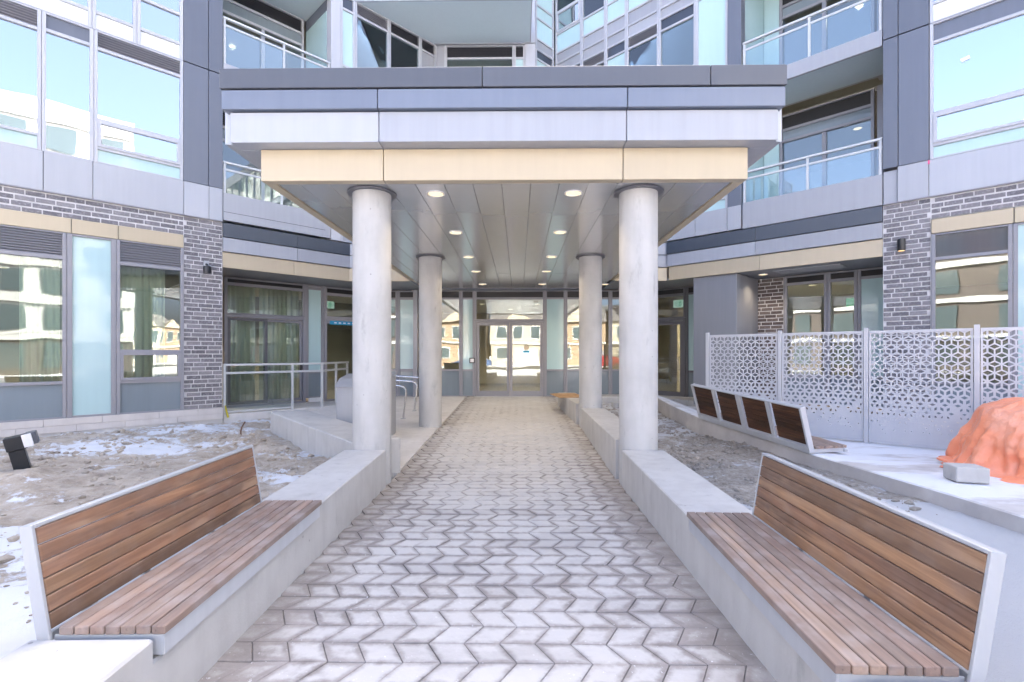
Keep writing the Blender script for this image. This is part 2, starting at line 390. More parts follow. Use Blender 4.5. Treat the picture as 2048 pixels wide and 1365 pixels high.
PW, PL, SK = 0.170, 0.157, 0.043           # paver width, row depth, half slant
def paver_pts(sk):
    """returns rings (bottom, top edge, bevelled top, inner) of one slanted paver centred at the origin"""
    def ring(ins, z):
        w, l = PW/2 - ins, PL/2 - ins
        k = sk * l / (PL/2)
        return [(-w - k, -l, z), (w - k, -l, z), (w + k, l, z), (-w + k, l, z)]
    return [ring(0.0014, -0.03), ring(0.0014, -0.003), ring(0.004, 0.0), ring(0.044, 0.0)]
FROST = [0, 0.0, 0.08, 1.0]
def paver_geo(sk, off=(0, 0, 0), tilt=(0, 0)):
    v, f, a = [], [], []
    for r, fr in zip(paver_pts(sk), FROST):
        for p in r:
            v.append((p[0]+off[0], p[1]+off[1], p[2]+off[2]+p[0]*tilt[0]+p[1]*tilt[1])); a.append(fr)
    for r in range(3):
        for i in range(4):
            j = (i+1) % 4; f.append([r*4+i, r*4+j, (r+1)*4+j, (r+1)*4+i])
    f.append([12, 13, 14, 15]); return v, f, a
def frost_mesh(name, v, f, a):
    me = bpy.data.meshes.new(name); me.from_pydata(v, [], f); me.update()
    at = me.attributes.new('frost', 'FLOAT', 'POINT'); at.data.foreach_set('value', a)
    me.materials.append(M['paver']); return me
pm = [frost_mesh('paver', *paver_geo(SK)), frost_mesh('paver', *paver_geo(-SK))]
rows = int((14.18 - 1.45) / PL); fv, ff, fa = [], [], []; count = 0
for r in list(range(rows)) + list(range(-25, 0)):
    y = 1.45 + PL*(r + 0.5); sk = 1 if r % 2 == 0 else -1
    slope = (zpath(y + .08) - zpath(y - .08)) / 0.16
    for i in range(-9, 10):
        x = -0.135 + PW*i + (0.085 if False else 0.0)
        if not (PX0 + 0.06 < x < PX1 - 0.02): continue
        z = zpath(y) + random.uniform(-.0025, .0025); tl = (random.uniform(-.012, .012), slope + random.uniform(-.012, .012))
        if count < 300 and r >= 0:
            o = bpy.data.objects.new('paver', pm[0 if sk > 0 else 1]); COL.objects.link(o); o.parent = path
            o.location = (x, y, z); o.rotation_euler = (tl[1], -tl[0], 0); count += 1
        else:
            n = len(fv); v, f, a = paver_geo(SK*sk, (x, y, z), (tl[0], tl[1]))
            v = [(p[0], p[1], p[2] - x*0 if True else 0) for p in v]
            v = [(p[0], p[1], z + (q_[2]) + (p[0]-x)*tl[0] + (p[1]-y)*tl[1]) for p, q_ in zip(v, [k for rg in paver_pts(SK*sk) for k in rg])]
            fv += v; ff += [[n+i2 for i2 in k] for k in f]; fa += a
o = bpy.data.objects.new('far_pavers', frost_mesh('far_pavers', fv, ff, fa)); COL.objects.link(o); o.parent = path; o['kind'] = 'stuff'

# concrete apron left of the path, under the canopy, with a formed joint
b = MB(); cuts = [6.05, 7.0, 8.0, 9.3, 10.6, 11.8, 13.0, 14.2]
def xl(y): return -1.9 - (y - 6.05)*2.75/3.25 if y < 9.3 else -4.65
for ya, yb in zip(cuts, cuts[1:]):
    za, zb = zpath(ya) + 0.002, zpath(yb) + 0.002
    n = len(b.v)
    for lo in (1, 0):
        for (x, y, zt) in ((xl(ya), ya+.003, za), (-1.475, ya+.003, za), (-1.475, yb-.003, zb), (xl(yb), yb-.003, zb)): b.v.append((x, y, -0.2 if lo else zt))
    for f in ((0,3,2,1),(4,5,6,7),(0,1,5,4),(1,2,6,5),(2,3,7,6),(3,0,4,7)): b.f.append([n+i for i in f])
struct('concrete_apron', b, 'concrete_slab')
# patio of the left ground-floor unit
WL = Vector((-6.147, 10.306)); AL = math.atan2(0.72360365, 0.69021573)       # left wing corner, direction of local x
WR = Vector((6.719, 9.306)); AR = math.atan2(-0.6978549, 0.71623916)         # right wing corner
def at_l(x, y): return (WL.x + x*math.cos(AL) - y*math.sin(AL), WL.y + x*math.sin(AL) + y*math.cos(AL))
def at_r(x, y): return (WR.x + x*math.cos(AR) - y*math.sin(AR), WR.y + x*math.sin(AR) + y*math.cos(AR))
poly = [at_l(0.02, 0.02), at_l(2.2, -0.02), (-4.45, 12.2), (-4.45, 14.2), at_l(3.2, 2.0), at_l(0.02, 1.6)]
struct('patio', MB().prism(poly, -0.2, 0.185), 'concrete_slab', 0.01)

def hash01(x, y, s=0): return noise.noise(Vector((x*3.1 + s, y*2.7 - s, s*1.7)))
def bed(name, x0, x1, y0, y1, step, hfun, snowfun, m, keep=None):
    nx = int((x1-x0)/step); ny = int((y1-y0)/step); v = []; f = []; a = []; idx = {}
    for j in range(ny+1):
        for i in range(nx+1):
            x = x0 + (x1-x0)*i/nx; y = y0 + (y1-y0)*j/ny
            h = hfun(x, y); v.append((x, y, h)); a.append(snowfun(x, y, h))
    for j in range(ny):
        for i in range(nx):
            cx, cy = x0 + (x1-x0)*(i+.5)/nx, y0 + (y1-y0)*(j+.5)/ny
            if keep and not keep(cx, cy): continue
            f.append([j*(nx+1)+i, j*(nx+1)+i+1, (j+1)*(nx+1)+i+1, (j+1)*(nx+1)+i])
    me = bpy.data.meshes.new(name); me.from_pydata(v, [], f); me.update()
    at = me.attributes.new('snow', 'FLOAT', 'POINT'); at.data.foreach_set('value', a)
    for p in me.polygons: p.use_smooth = True
    me.materials.append(M[m]); o = bpy.data.objects.new(name, me); COL.objects.link(o); o['kind'] = 'structure'; return o
def fb(x, y, s, oct=4): return noise.fractal(Vector((x*s, y*s, 3.7)), 1.0, 2.0, oct)
def sstep(a, b, x):
    t = max(0, min(1, (x-a)/(b-a))); return t*t*(3-2*t)
def h_left(x, y):
    base = 0.10 + 0.14*sstep(-3.6, -2.0, x)*sstep(6.5, 4.0, y)
    base += 0.05*fb(x, y, 0.55) + 0.04*fb(x, y, 1.7) + 0.03*fb(x+9, y, 4.0) + 0.016*abs(fb(x, y+5, 9.0))*sstep(2.2, 4.0, y)
    base += 0.12*max(0, fb(x*0.8, y, 0.8) - 0.1)*sstep(2.5, 4.5, y)
    if y > 7.4: base -= 0.07*sstep(7.4, 8.6, y)
    return base
def s_left(x, y, h):
    s = 0.47 + 0.30*sstep(4.6, 2.2, y) + 0.42*fb(x*0.6, y*1.5, 0.9) - 0.9*max(0, h - 0.16)*sstep(2.5, 4.0, y)
    s -= 0.25*sstep(3.8, 4.6, y)*sstep(7.0, 5.8, y)
    return s
def inside_l(x, y):
    dx, dy = x - WL.x, y - WL.y
    if y > 5.5 and x > -4.4 and (x + 4.36)*0.7737 + (y - 8.73)*0.6335 > 0.25: return False
    return -dx*math.sin(AL) + dy*math.cos(AL) < 0.12 and x < -1.6
bed('soil_bed', -13, -1.62, -1, 11.5, 0.042, h_left, s_left, 'soil', inside_l)
def h_right(x, y):
    return 0.14 + 0.03*fb(x, y, 1.1) + 0.02*fb(x+4, y, 4.0) - 0.05*sstep(4.0, 5.2, y)*sstep(7.5, 6.0, y)*(0.5+0.5*fb(x, y, 2.0)) + 0.1*sstep(3.2, 3.7, x)*sstep(4.0, 2.5, y)
def s_right(x, y, h):
    s = 0.36 + 0.9*sstep(4.75, 3.9, y + 0.35*fb(x, y, 1.3)) + 0.22*sstep(6.5, 8.5, y)
    return s + 0.22*fb(x, y*1.6, 1.6)
bed('gravel_bed', 1.5, 3.85, -2, 13.6, 0.045, h_right, s_right, 'gravel')
CLOD = []
for k in range(6):
    bm = bmesh.new(); bmesh.ops.create_icosphere(bm, subdivisions=1, radius=1.0)
    for v_ in bm.verts: v_.co *= 0.72 + 0.5*random.random()
    bm.verts.index_update(); CLOD.append(([tuple(v_.co) for v_ in bm.verts], [[q_.index for q_ in f_.verts] for f_ in bm.faces])); bm.free()
def scatter(name, m, n, x0, x1, y0, y1, hfun, keep, smin, smax):
    V, F = [], []; c_ = 0; tries = 0
    while c_ < n and tries < n*8:
        tries += 1
        x, y = random.uniform(x0, x1), random.uniform(y0, y1)
        pr = keep(x, y)
        if random.random() > pr: continue
        r_ = smin + (smax - smin)*random.random()**4; vs, fs = random.choice(CLOD); a_ = random.uniform(0, 6.3); z = hfun(x, y); n0 = len(V)
        ca, sa = math.cos(a_), math.sin(a_); q1, q2 = random.uniform(.7, 1.3), random.uniform(.45, .8)
        for (px, py, pz) in vs: V.append((x + r_*q1*(px*ca - py*sa), y + r_*(px*sa + py*ca), z + r_*q2*pz + r_*.15))
        F += [[n0 + i for i in f_] for f_ in fs]; c_ += 1
    me = bpy.data.meshes.new(name); me.from_pydata(V, [], F); me.materials.append(M[m])
    o = bpy.data.objects.new(name, me); COL.objects.link(o); o['kind'] = 'stuff'; return o
def clump(x, y): return sstep(-.05, .35, fb(x, y, 1.2))*.9 + .1
def keep_l(x, y): return (clump(x, y) if inside_l(x, y) and x < -2.0 else 0)*(1 - .8*sstep(3.6, 2.2, y))
scatter('soil_clods', 'soil', 3200, -9.5, -1.9, 1.5, 11, h_left, keep_l, .008, .055)
def keep_r(x, y): return clump(x*1.5, y*1.5)*sstep(3.9, 4.8, y) if 1.62 < x < 3.45 - .3*sstep(6, 8, y) else 0
scatter('rubble', 'gravel', 3000, 1.6, 3.5, 4, 12.8, h_right, keep_r, .007, .045)
# raised snow-covered slab beyond the right bed
EDGE = [(-2.5, 3.95, .27), (4.2, 3.70, .25), (6.0, 3.49, .255), (8.2, 2.97, .40), (9.9, 3.0, .44), (12.4, 3.3, .44)]
def edge(y):
    for (ya, xa, za), (yb, xb, zb) in zip(EDGE, EDGE[1:]):
        if y <= yb: t = (y - ya)/(yb - ya); return xa + (xb-xa)*t, za + (zb-za)*t
    return EDGE[-1][1:]
def zslab(x, y):
    xe, ze = edge(y); d = x - xe
    base = .25 - .09*max(0, min(1, (y - 5.3 + .3*(x - 3.6))/1.6))
    k = max(0, min(1, (d - .1)/.75)); return ze + (base - ze)*k
b = MB(); ysl = [-2.5 + 14.9*i/60 for i in range(61)]; dl = [0, .1, .3, .5, .7, .85, 1.2, 1.6, 2.0, 2.5, 3, 4, 6, 12]
for y in ysl:
    xe, ze = edge(y)
    b.v.append((xe + .01, y, -.1)); b.v.append((xe, y, ze - .012))
    for d in dl: b.v.append((xe + .012 + d, y, zslab(xe + d, y)))
k = len(dl) + 2
for i in range(60):
    for j in range(k - 1): b.f.append([i*k+j, i*k+j+1, (i+1)*k+j+1, (i+1)*k+j])
struct('raised_slab', b, 'snow_slab')
# low concrete plinth below the right storefront
b = MB().prism([(1.32, 13.45), (3.0, 13.45), (3.9, 12.7), (4.6, 12.0), (5.2, 14.4), (1.32, 14.4)], -0.1, 0.30)
struct('storefront_plinth', b, 'concrete', 0.01)

# ------------------------------------------------------------------ facade kit
SLAT_CACHE = {}
def frame_piece(mb, x0, x1, y0, y1, z0, z1): mb.box(x0, x1, y0, y1, z0, z1)
def bay(parent, x0, x1, rows, y=0.0, fw=0.055, fm='frame', jambs=(1, 1), name='window'):
    """one framed bay of the window wall: a frame with jambs and rails, and one infill per row.
    rows: (z0, z1, kind); kinds: glass, sky, mint, white, dark, grey, louver, louverd, sash, black, panel"""
    f = MB(); z0, z1 = rows[0][0], rows[-1][1]; yf, yb = y - 0.03, y + 0.07
    if jambs[0]: f.box(x0, x0 + fw, yf, yb, z0, z1)
    if jambs[1]: f.box(x1 - fw, x1, yf, yb, z0, z1)
    xa, xb = x0 + (fw if jambs[0] else 0), x1 - (fw if jambs[1] else 0)
    zs = [z0] + [r[1] for r in rows]
    hh = fw * 0.5
    for i, zz in enumerate(zs):
        a = zz if i == 0 else zz - hh
        c = zz if i == len(zs)-1 else zz + hh
        f.box(xa, xb, yf + 0.004, yb - 0.004, a, c)
    fo = f.build(name, fm, parent, 0.003)
    for i, (ra, rb, kind) in enumerate(rows):
        a = ra + hh; c = rb - hh
        ya, yc = y + 0.012, y + 0.03
        if kind == 'glass': box('pane', 'glass', fo, xa, xb, ya, ya + .008, a, c)
        elif kind == 'sky': box('pane', 'glass_sky', fo, xa, xb, ya, ya + .008, a, c)
        elif kind == 'clear': box('pane', 'glass_clear', fo, xa, xb, ya, ya + .008, a, c)
        elif kind == 'sash':
            s = MB(); w_ = 0.05; ys_ = y - 0.045
            s.box(xa, xa+w_, ys_, ya+.02, a, c); s.box(xb-w_, xb, ys_, ya+.02, a, c)
            s.box(xa+w_, xb-w_, ys_, ya+.02, a, a+w_); s.box(xa+w_, xb-w_, ys_, ya+.02, c-w_, c)
            s.build('sash', fm, fo, 0.003)
            box('pane', 'glass_sky' if fm == 'frame_light' else 'glass', fo, xa+w_, xb-w_, y-.01, y-.002, a+w_, c-w_)
        elif kind in ('louver', 'louverd'):
            s = MB(); n = max(3, int((c - a)/0.042)); st = (c - a)/n
            for k in range(n):
                zz = a + st*k
                s.v += [(xa, y-.02, zz+.004), (xb, y-.02, zz+.004), (xb, y+.045, zz+st*.95), (xa, y+.045, zz+st*.95), (xa, y-.02, zz+.012), (xb, y-.02, zz+.012), (xb, y+.045, zz+st*.95+.008), (xa, y+.045, zz+st*.95+.008)]
                q0 = len(s.v)-8
                for fc in ((0,3,2,1),(4,5,6,7),(0,1,5,4),(1,2,6,5),(2,3,7,6),(3,0,4,7)): s.f.append([q0+t for t in fc])
            s.box(xa, xb, y+.05, y+.06, a, c)
            lv = s.build('louver', 'louver' if kind == 'louver' else 'louver_dark', fo)
        else:
            mm = {'mint': 'mint', 'white': 'white_glass', 'dark': 'dark_glass', 'grey': 'grey_glass', 'black': 'black', 'panel': 'light_metal', 'pil': 'pilaster'}[kind]
            box('spandrel_panel', mm, fo, xa, xb, ya, ya + .02, a, c)
    return fo
BRK_L, BRK_H = 0.255, 0.0853
brick_me = MB().box(-BRK_L/2 + .009, BRK_L/2 - .009, 0, .05, 0, BRK_H - .019).mesh('brick', 'brick', 0.003)
half_me = {}
def brick_of(l, mm):
    k = (round(l, 3), mm)
    if k not in half_me: half_me[k] = MB().box(-l/2 + .009, l/2 - .009, 0, .05, 0, BRK_H - .019).mesh('brick', mm, 0.003)
    return half_me[k]
def brickwork(parent, x0, x1, z0, z1, y=0.0, mm='brick', limit=None):
    """running-bond bricks set proud of a mortar bed; every brick is its own part"""
    box('mortar_bed', 'mortar', parent, x0, x1, y + .010, y + .12, z0, z1)
    n = int(round((z1 - z0)/BRK_H)); made = 0
    for k in range(n):
        z = z0 + (z1 - z0)*k/n + .006
        x = x0 - BRK_L*((0.0, 0.5, 0.33, 0.83)[k % 4])
        while x < x1 - 0.02:
            a, c = max(x, x0), min(x + BRK_L, x1)
            if c - a > 0.045:
                o = bpy.data.objects.new('brick', brick_of(c - a, mm)); COL.objects.link(o); o.parent = parent
                o.location = ((a + c)/2 + random.uniform(-.002, .002), y + random.uniform(-.003, .002), z + random.uniform(-.0015, .0015)); made += 1
            x += BRK_L
    return made
FF = 3.03
def upper(parent, x0, x1, zb, kind, y=0.0, fm='frame_light', storeys=2):
    """storeys of the upper window wall starting at slab line zb"""
    for k in range(storeys):
        z = zb + FF*k
        pat = {'A': [(0, .30, 'panel'), (.30, .86, 'mint'), (.86, 1.50, 'sash'), (1.50, 2.44, 'glass'), (2.44, 2.72, 'dark'), (2.72, 3.03, 'panel')],
               'B': [(0, .36, 'panel'), (.36, .86, 'mint'), (.86, 2.42, 'glass'), (2.42, 2.72, 'louver'), (2.72, 3.03, 'panel')],
               'C': [(0, .36, 'panel'), (.36, .86, 'mint'), (.86, 2.42, 'mint'), (2.42, 2.72, 'dark'), (2.72, 3.03, 'panel')],
               'E': [(0, .30, 'panel'), (.30, .70, 'mint'), (.70, 1.27, 'sash'), (1.27, 2.46, 'glass'), (2.46, 2.76, 'dark'), (2.76, 3.03, 'panel')],
               'M': [(0, .30, 'panel'), (.30, .76, 'mint'), (.76, 2.76, 'mint'), (2.76, 3.03, 'panel')],
               'N': [(0, .30, 'panel'), (.30, 1.30, 'mint'), (1.30, 2.70, 'mint'), (2.70, 3.03, 'dark')],
               'L': [(0, .30, 'panel'), (.30, .86, 'glass'), (.86, 2.70, 'glass'), (2.70, 3.03, 'louver')],
               'K': [(0, .30, 'panel'), (.30, .86, 'glass'), (.86, 2.70, 'glass'), (2.70, 3.03, 'louverd')],
               'Q': [(0, .30, 'panel'), (.30, 2.70, 'panel'), (2.70, 3.03, 'louverd')]}[kind]
        bay(parent, x0, x1, [(z+a, z+c, t) for a, c, t in pat], y, 0.05, fm)
def balcony(parent, x0, x1, zf, zs, zr, mid=None, endr=True, nm='balcony', y=0.0):
    """slab edge from zf to zs, glass guard up to zr; local y=0 is the facade line"""
    sb = MB().box(x0, x1, y - .02, y + .05, zf, zs).box(x0, x1, y + .05, y + 1.5, zf + .12, zf + .30)
    s = sb.build(nm, 'light_metal', parent, 0.004)
    MB().box(x0, x1, y + .05, y + 1.36, zf + .09, zf + .117).build('soffit', 'soffit_blue', s)
    h = zr - zs
    xs = [x0 + .03] + ([mid] if mid else []) + [x1 - .03]
    for xx in xs: box('post', 'rail', s, xx - .022, xx + .022, y - .005, y + .04, zs + .002, zr - .03, .003)
    box('top_rail', 'rail', s, x0, x1, y - .02, y + .05, zr - .03, zr + .012, .004)
    box('mid_rail', 'rail', s, x0, x1, y + .0, y + .035, zr - .175, zr - .135, .003)
    for a, c in zip(xs, xs[1:]): box('glass_panel', 'glass_clear', s, a + .03, c - .03, y + .012, y + .022, zs + .01, zr - .18)
    return s
def light_disc(x, y, z, label, group, cat='downlight', r=0.088, power=6.0):
    t = thing('downlight', label, cat, (x, y, z), 0, group)
    MB().lathe([(r*1.14, -.006), (r*1.14, 0.012), (r*0.98, .012), (r*0.96, -.008)], 28, cap=False).build('trim', 'white_plastic', t)
    MB().lathe([(r*0.97, -.003), (r*0.97, .006)], 28).build('lens', 'lamp', t)
    if power:
        l = bpy.data.lights.new('downlight_beam', 'SPOT'); l.energy = power; l.color = (1.0, 0.80, 0.56); l.spot_size = R(130); l.spot_blend = 0.8; l.shadow_soft_size = 0.08
        lo = bpy.data.objects.new('downlight_beam', l); COL.objects.link(lo); lo.parent = t; lo.location = (0, 0, -.02)
    return t

# ------------------------------------------------------------------ left wing
lw = thing('building_wing', 'left apartment wing with tall window bays beside a dark brick pier', 'building', (WL.x, WL.y, 0), AL)
brickwork(lw, -0.69, 0.0, 0.34, 4.18)
brickwork(lw, -3.75, -0.69, 3.80, 4.18)
# limestone base courses
xs0 = [-3.9, -3.05, -2.30, -1.62, -0.80, 0.005]; xs1 = [-3.9, -2.72, -1.95, -1.1, -0.45, 0.005]
for z0, z1, xs in ((0.10, 0.215, xs0), (0.218, 0.335, xs1)):
    for a, c in zip(xs, xs[1:]): box('base_stone', 'limestone', lw, a + .002, c - .002, -.035, .1, z0, z1, .003)
box('foundation', 'concrete_slab', lw, -12, 0, -.01, .2, -.3, .097)
box('flashing', 'frame', lw, -3.9, .0, -.04, .02, 4.182, 4.197)
for a, c in zip([-5.2, -3.8, -2.72, -2.077, -0.696, -0.256], [-3.8, -2.72, -2.077, -0.696, -0.256, -.003]):
    box('wall_panel', 'white_metal', lw, a + .004, c - .004, -.035, .03, 4.20, 4.862, .004)
for k in range(3):
    za, zb = (4.868, 7.215) if k == 0 else (7.235 + FF*(k-1), 7.215 + FF*k)
    box('pilaster_panel', 'pilaster', lw, -.70, -.272, -.04, .25, za, zb, .004)
    box('pilaster_panel', 'pilaster', lw, -.262, -.006, -.04, .25, za, zb, .004)
# beige head panels over the ground-floor windows
for a, c in ((-3.9, -2.37), (-2.36, -1.725), (-1.715, -0.70)):
    box('head_panel', 'beige', lw, a, c, -.03, .04, 3.545, 3.795, .003)
bay(lw, -1.745, -0.69, [(.335, .93, 'grey'), (.93, 1.50, 'sash'), (1.50, 3.11, 'glass'), (3.11, 3.54, 'louver')], .01, .055)
bay(lw, -2.42, -1.70 - .05, [(.335, 3.54, 'mint')], .01, .07)
bay(lw, -3.9, -2.425, [(.335, .95, 'grey'), (.95, 3.10, 'glass'), (3.10, 3.54, 'louver')], .01, .055)
# second storey
bay(lw, -2.06, -.705, [(4.865, 5.13, 'mint'), (5.13, 5.64, 'sash'), (5.64, 6.91, 'sky'), (6.91, 7.225, 'louver')], 0, .05, 'frame_light')
bay(lw, -2.74, -2.065, [(4.865, 6.93, 'sky'), (6.93, 7.225, 'pil')], 0, .055, 'frame_light')
bay(lw, -3.9, -2.745, [(4.865, 5.13, 'mint'), (5.13, 6.90, 'sky'), (6.90, 7.225, 'louver')], 0, .05, 'frame_light')
# third storey and the one above
for k in range(2):
    z = 7.23 + FF*k
    bay(lw, -1.44, -.705, [(z, z+.32, 'white'), (z+.32, z+.90, 'sky'), (z+.90, z+2.72, 'sky'), (z+2.72, z+FF-.002, 'louver')], 0, .055, 'frame_light')
    bay(lw, -2.085, -1.445, [(z, z+.32, 'white'), (z+.32, z+2.72, 'sky'), (z+2.72, z+FF-.002, 'pil')], 0, .055, 'frame_light')
    bay(lw, -3.9, -2.09, [(z, z+.32, 'white'), (z+.32, z+2.72, 'sky'), (z+2.72, z+FF-.002, 'louver')], 0, .055, 'frame_light')
# recess: ground-floor sliding door and storefront, 1.34 m behind the facade
YG = 1.34
bay(lw, .40, 2.30, [(2.38, 3.09, 'glass'), (3.09, 3.245, 'black')], YG, .07, 'frame', name='transom_window')
d = MB(); 
for a, c in ((.40, .47), (2.23, 2.30)): d.box(a, c, YG - .04, YG + .08, .19, 2.375)
d.box(.47, 2.23, YG - .036, YG + .076, .19, .24); d.box(.47, 2.23, YG - .036, YG + .076, 2.31, 2.375)
d = d.build('sliding_door', 'frame', lw, .003)
for a, c, yy in ((.475, 1.36, YG - .01), (1.29, 2.225, YG + .04)):
    s = MB().box(a, a+.06, yy-.02, yy+.02, .25, 2.30).box(c-.06, c, yy-.02, yy+.02, .25, 2.30).box(a+.06, c-.06, yy-.019, yy+.019, .25, .32).box(a+.06, c-.06, yy-.019, yy+.019, 2.24, 2.30)
    s = s.build('door_leaf', 'frame_dark' if a < 1 else 'frame', d, .003)
    box('pane', 'glass', d, a + .06, c - .06, yy - .004, yy + .004, .32, 2.24)
box('handle', 'black_paint', d, 2.16, 2.185, YG - .06, YG, 1.0, 1.22, .004)
bay(lw, 2.305, 2.79, [(.30, .98, 'grey'), (.98, 3.16, 'mint'), (3.16, 3.245, 'panel')], YG, .07, 'frame')
box('wall_vent', 'white_plastic', lw, 2.38, 2.72, YG - .05, YG + .02, .19, .30, .004)
bay(lw, 2.80, 4.06, [(.19, 2.30, 'glass'), (2.30, 2.42, 'panel'), (2.42, 3.05, 'glass'), (3.05, 3.245, 'black')], YG, .075, 'frame')
# ledge over the recess: beige, pale and dark bands
for a, c in ((0.004, 1.465), (1.472, 2.82)): box('fascia_panel', 'beige', lw, a, c, 0, .05, 3.25, 3.565, .003)
for a, c in ((0.004, 1.53), (1.537, 2.84)): box('fascia_panel', 'light_metal', lw, a, c, -.035, .05, 3.58, 3.868, .003)
for a, c in ((0.004, 1.53), (1.536, 2.85)): box('ledge_cap', 'dark_flash', lw, a, c, -.055, .3, 3.880, 4.165, .003)
MB().box(-.02, 3.9, .05, YG + .3, 3.262, 3.30).build('ledge_soffit', 'grey_clad', lw)
# balconies
b2 = balcony(lw, .01, 2.33, 4.23, 4.80, 5.45, 1.2)
box('joint_strip', 'black_paint', b2, .02, 2.2, -.024, -.018, 4.40, 4.408)
b3 = balcony(lw, .01, 2.33, 7.22, 7.50, 8.46, 1.25)
b4 = balcony(lw, .01, 2.33, 10.0 , 10.32, 11.4, 1.25)
for zf in (4.42, 7.42, 10.45):
    z1 = zf + 2.68
    bay(lw, .06, 2.27, [(zf, zf+2.0, 'glass'), (zf+2.0, zf+2.30, 'grey'), (zf+2.30, z1, 'louverd')], YG + .03, .06, 'frame_light', name='balcony_window')
    box('door_stile', 'frame_light', lw, 1.22, 1.30, YG - .02, YG + .05, zf + .05, zf + 1.95)
    # return wall at the end of the balcony, faced with mint panels
    box('return_panel', 'mint', lw, 2.335, 2.37, .22, YG + .05, zf + .02, z1 - .28)
    box('return_panel', 'pilaster', lw, 2.334, 2.37, .22, YG + .05, z1 - .27, z1 + .01)
    box('partition', 'frame_light', lw, -.02, .0, .26, YG + .3, zf - .1, z1)
box('corner_post', 'frame_light', lw, 2.34, 2.585, -.03, .2, 4.2, 13.2, .004)
for zb in (4.2, 7.23, 10.26):
    upper(lw, 2.59, 2.97, zb, 'N', 0, storeys=1); upper(lw, 2.975, 3.94, zb, 'L', 0, storeys=1)
    upper(lw, 3.945, 4.93, zb, 'K', 0, storeys=1); upper(lw, 4.935, 5.47, zb, 'Q', 0, storeys=1)
# parts of the wing out of frame to the left, for reflections and light
for k in range(9):
    xa = -5.2 - 1.35*k
    bay(lw, xa, xa + 1.30, [(.34, .95, 'grey'), (.95, 3.1, 'glass'), (3.1, 3.54, 'louver'), (3.54, 4.2, 'panel'), (4.2, 5.1, 'white'), (5.1, 6.9, 'sky'), (6.9, 7.23, 'louver'), (7.23, 7.6, 'white'), (7.6, 9.9, 'sky'), (9.9, 10.25, 'louver'), (10.25, 10.6, 'white'), (10.6, 13.2, 'sky')], 0, .055, 'frame_light')

# ------------------------------------------------------------------ right wing (local x runs to the right along the facade)
rw = thing('building_wing', 'right apartment wing with glass balconies beside a dark brick pier', 'building', (WR.x, WR.y, 0), AR)
brickwork(rw, 0.0, 0.68, 0.34, 4.18)
brickwork(rw, 0.68, 2.6, 3.80, 4.18)
box('foundation', 'concrete_slab', rw, 0, 12, -.01, .2, -.3, .335)
box('flashing', 'frame', rw, 0.0, 2.8, -.04, .02, 4.182, 4.197)
for a, c in zip([.215, .655, 2.15, 3.4], [.655, 2.15, 3.4, 5.0]):
    box('wall_panel', 'white_metal', rw, a + .004, c - .004, -.035, .03, 4.20, 4.83, .004)
box('wall_panel', 'light_metal', rw, .004, .21, 0.02, .08, 4.20, 4.80, .004)
for k in range(3):
    za, zb = (4.838, 7.195) if k == 0 else (7.215 + FF*(k-1), 7.195 + FF*k)
    box('pilaster_panel', 'pilaster', rw, .006, .222, -.04, .25, za, zb, .004)
    box('pilaster_panel', 'pilaster', rw, .232, .655, -.04, .25, za, zb, .004)
for a, c in ((.69, 1.70), (1.71, 2.6)): box('head_panel', 'beige', rw, a, c, -.03, .04, 3.545, 3.785, .003)
bay(rw, .685, 1.69, [(.335, .95, 'grey'), (.95, 3.10, 'glass'), (3.10, 3.535, 'dark')], .01, .055)
bay(rw, 1.695, 2.6, [(.335, 3.535, 'mint')], .01, .055)
bay(rw, .665, 2.15, [(4.835, 5.08, 'mint'), (5.08, 5.63, 'sash'), (5.63, 6.87, 'sky'), (6.87, 7.2, 'pil')], 0, .05, 'frame_light')
for k in range(2):
    z = 7.21 + FF*k
    bay(rw, .665, 2.15, [(z, z+.34, 'white'), (z+.34, z+1.0, 'sky'), (z+1.0, z+2.72, 'sky'), (z+2.72, z+FF-.002, 'louver')], 0, .05, 'frame_light')
for k in range(12):
    xa = 2.62 + 1.4*k
    bay(rw, xa, xa + 1.35, [(.34, .95, 'grey'), (.95, 3.1, 'glass'), (3.1, 3.54, 'louver'), (3.54, 4.195, 'panel'), (4.2, 4.83, 'white'), (4.83, 6.9, 'sky'), (6.9, 7.2, 'louver'), (7.2, 7.6, 'white'), (7.6, 9.9, 'sky'), (9.9, 10.25, 'louver'), (10.25, 10.6, 'white'), (10.6, 13.2, 'sky')], .02, .055, 'frame_light')
YR = 1.41
# recess: storefront windows, brick pier, metal-clad block, door
bay(rw, -2.08, -1.21, [(.30, .95, 'grey'), (.95, 3.06, 'glass'), (3.06, 3.245, 'black')], YR, .06, 'frame')
bay(rw, -1.205, -.65, [(.30, .95, 'grey'), (.95, 3.06, 'glass'), (3.06, 3.245, 'black')], YR, .06, 'frame')
bay(rw, -.645, .02, [(.30, .95, 'grey'), (.95, 3.06, 'mint'), (3.06, 3.245, 'black')], YR, .06, 'frame')
brickwork(rw, -3.02, -2.10, .24, 3.245, YR, 'brick_brown')
nb = box('clad_block', 'grey_clad', rw, -3.66, -2.66, .07, YR - .012, .25, 3.247, .006)
bay(rw, -4.48, -4.20, [(.24, .98, 'grey'), (.98, 3.05, 'mint'), (3.05, 3.245, 'black')], YR, .05, 'frame_dark')
bay(rw, -5.6, -4.485, [(2.42, 3.05, 'glass'), (3.05, 3.245, 'black')], YR, .07, 'frame_dark', name='transom_window')
d = MB().box(-5.6, -5.53, YR-.04, YR+.07, .24, 2.415).box(-4.56, -4.49, YR-.04, YR+.07, .24, 2.415).box(-5.53, -4.56, YR-.036, YR+.066, 2.34, 2.415).build('entry_door', 'frame_dark', rw, .003)
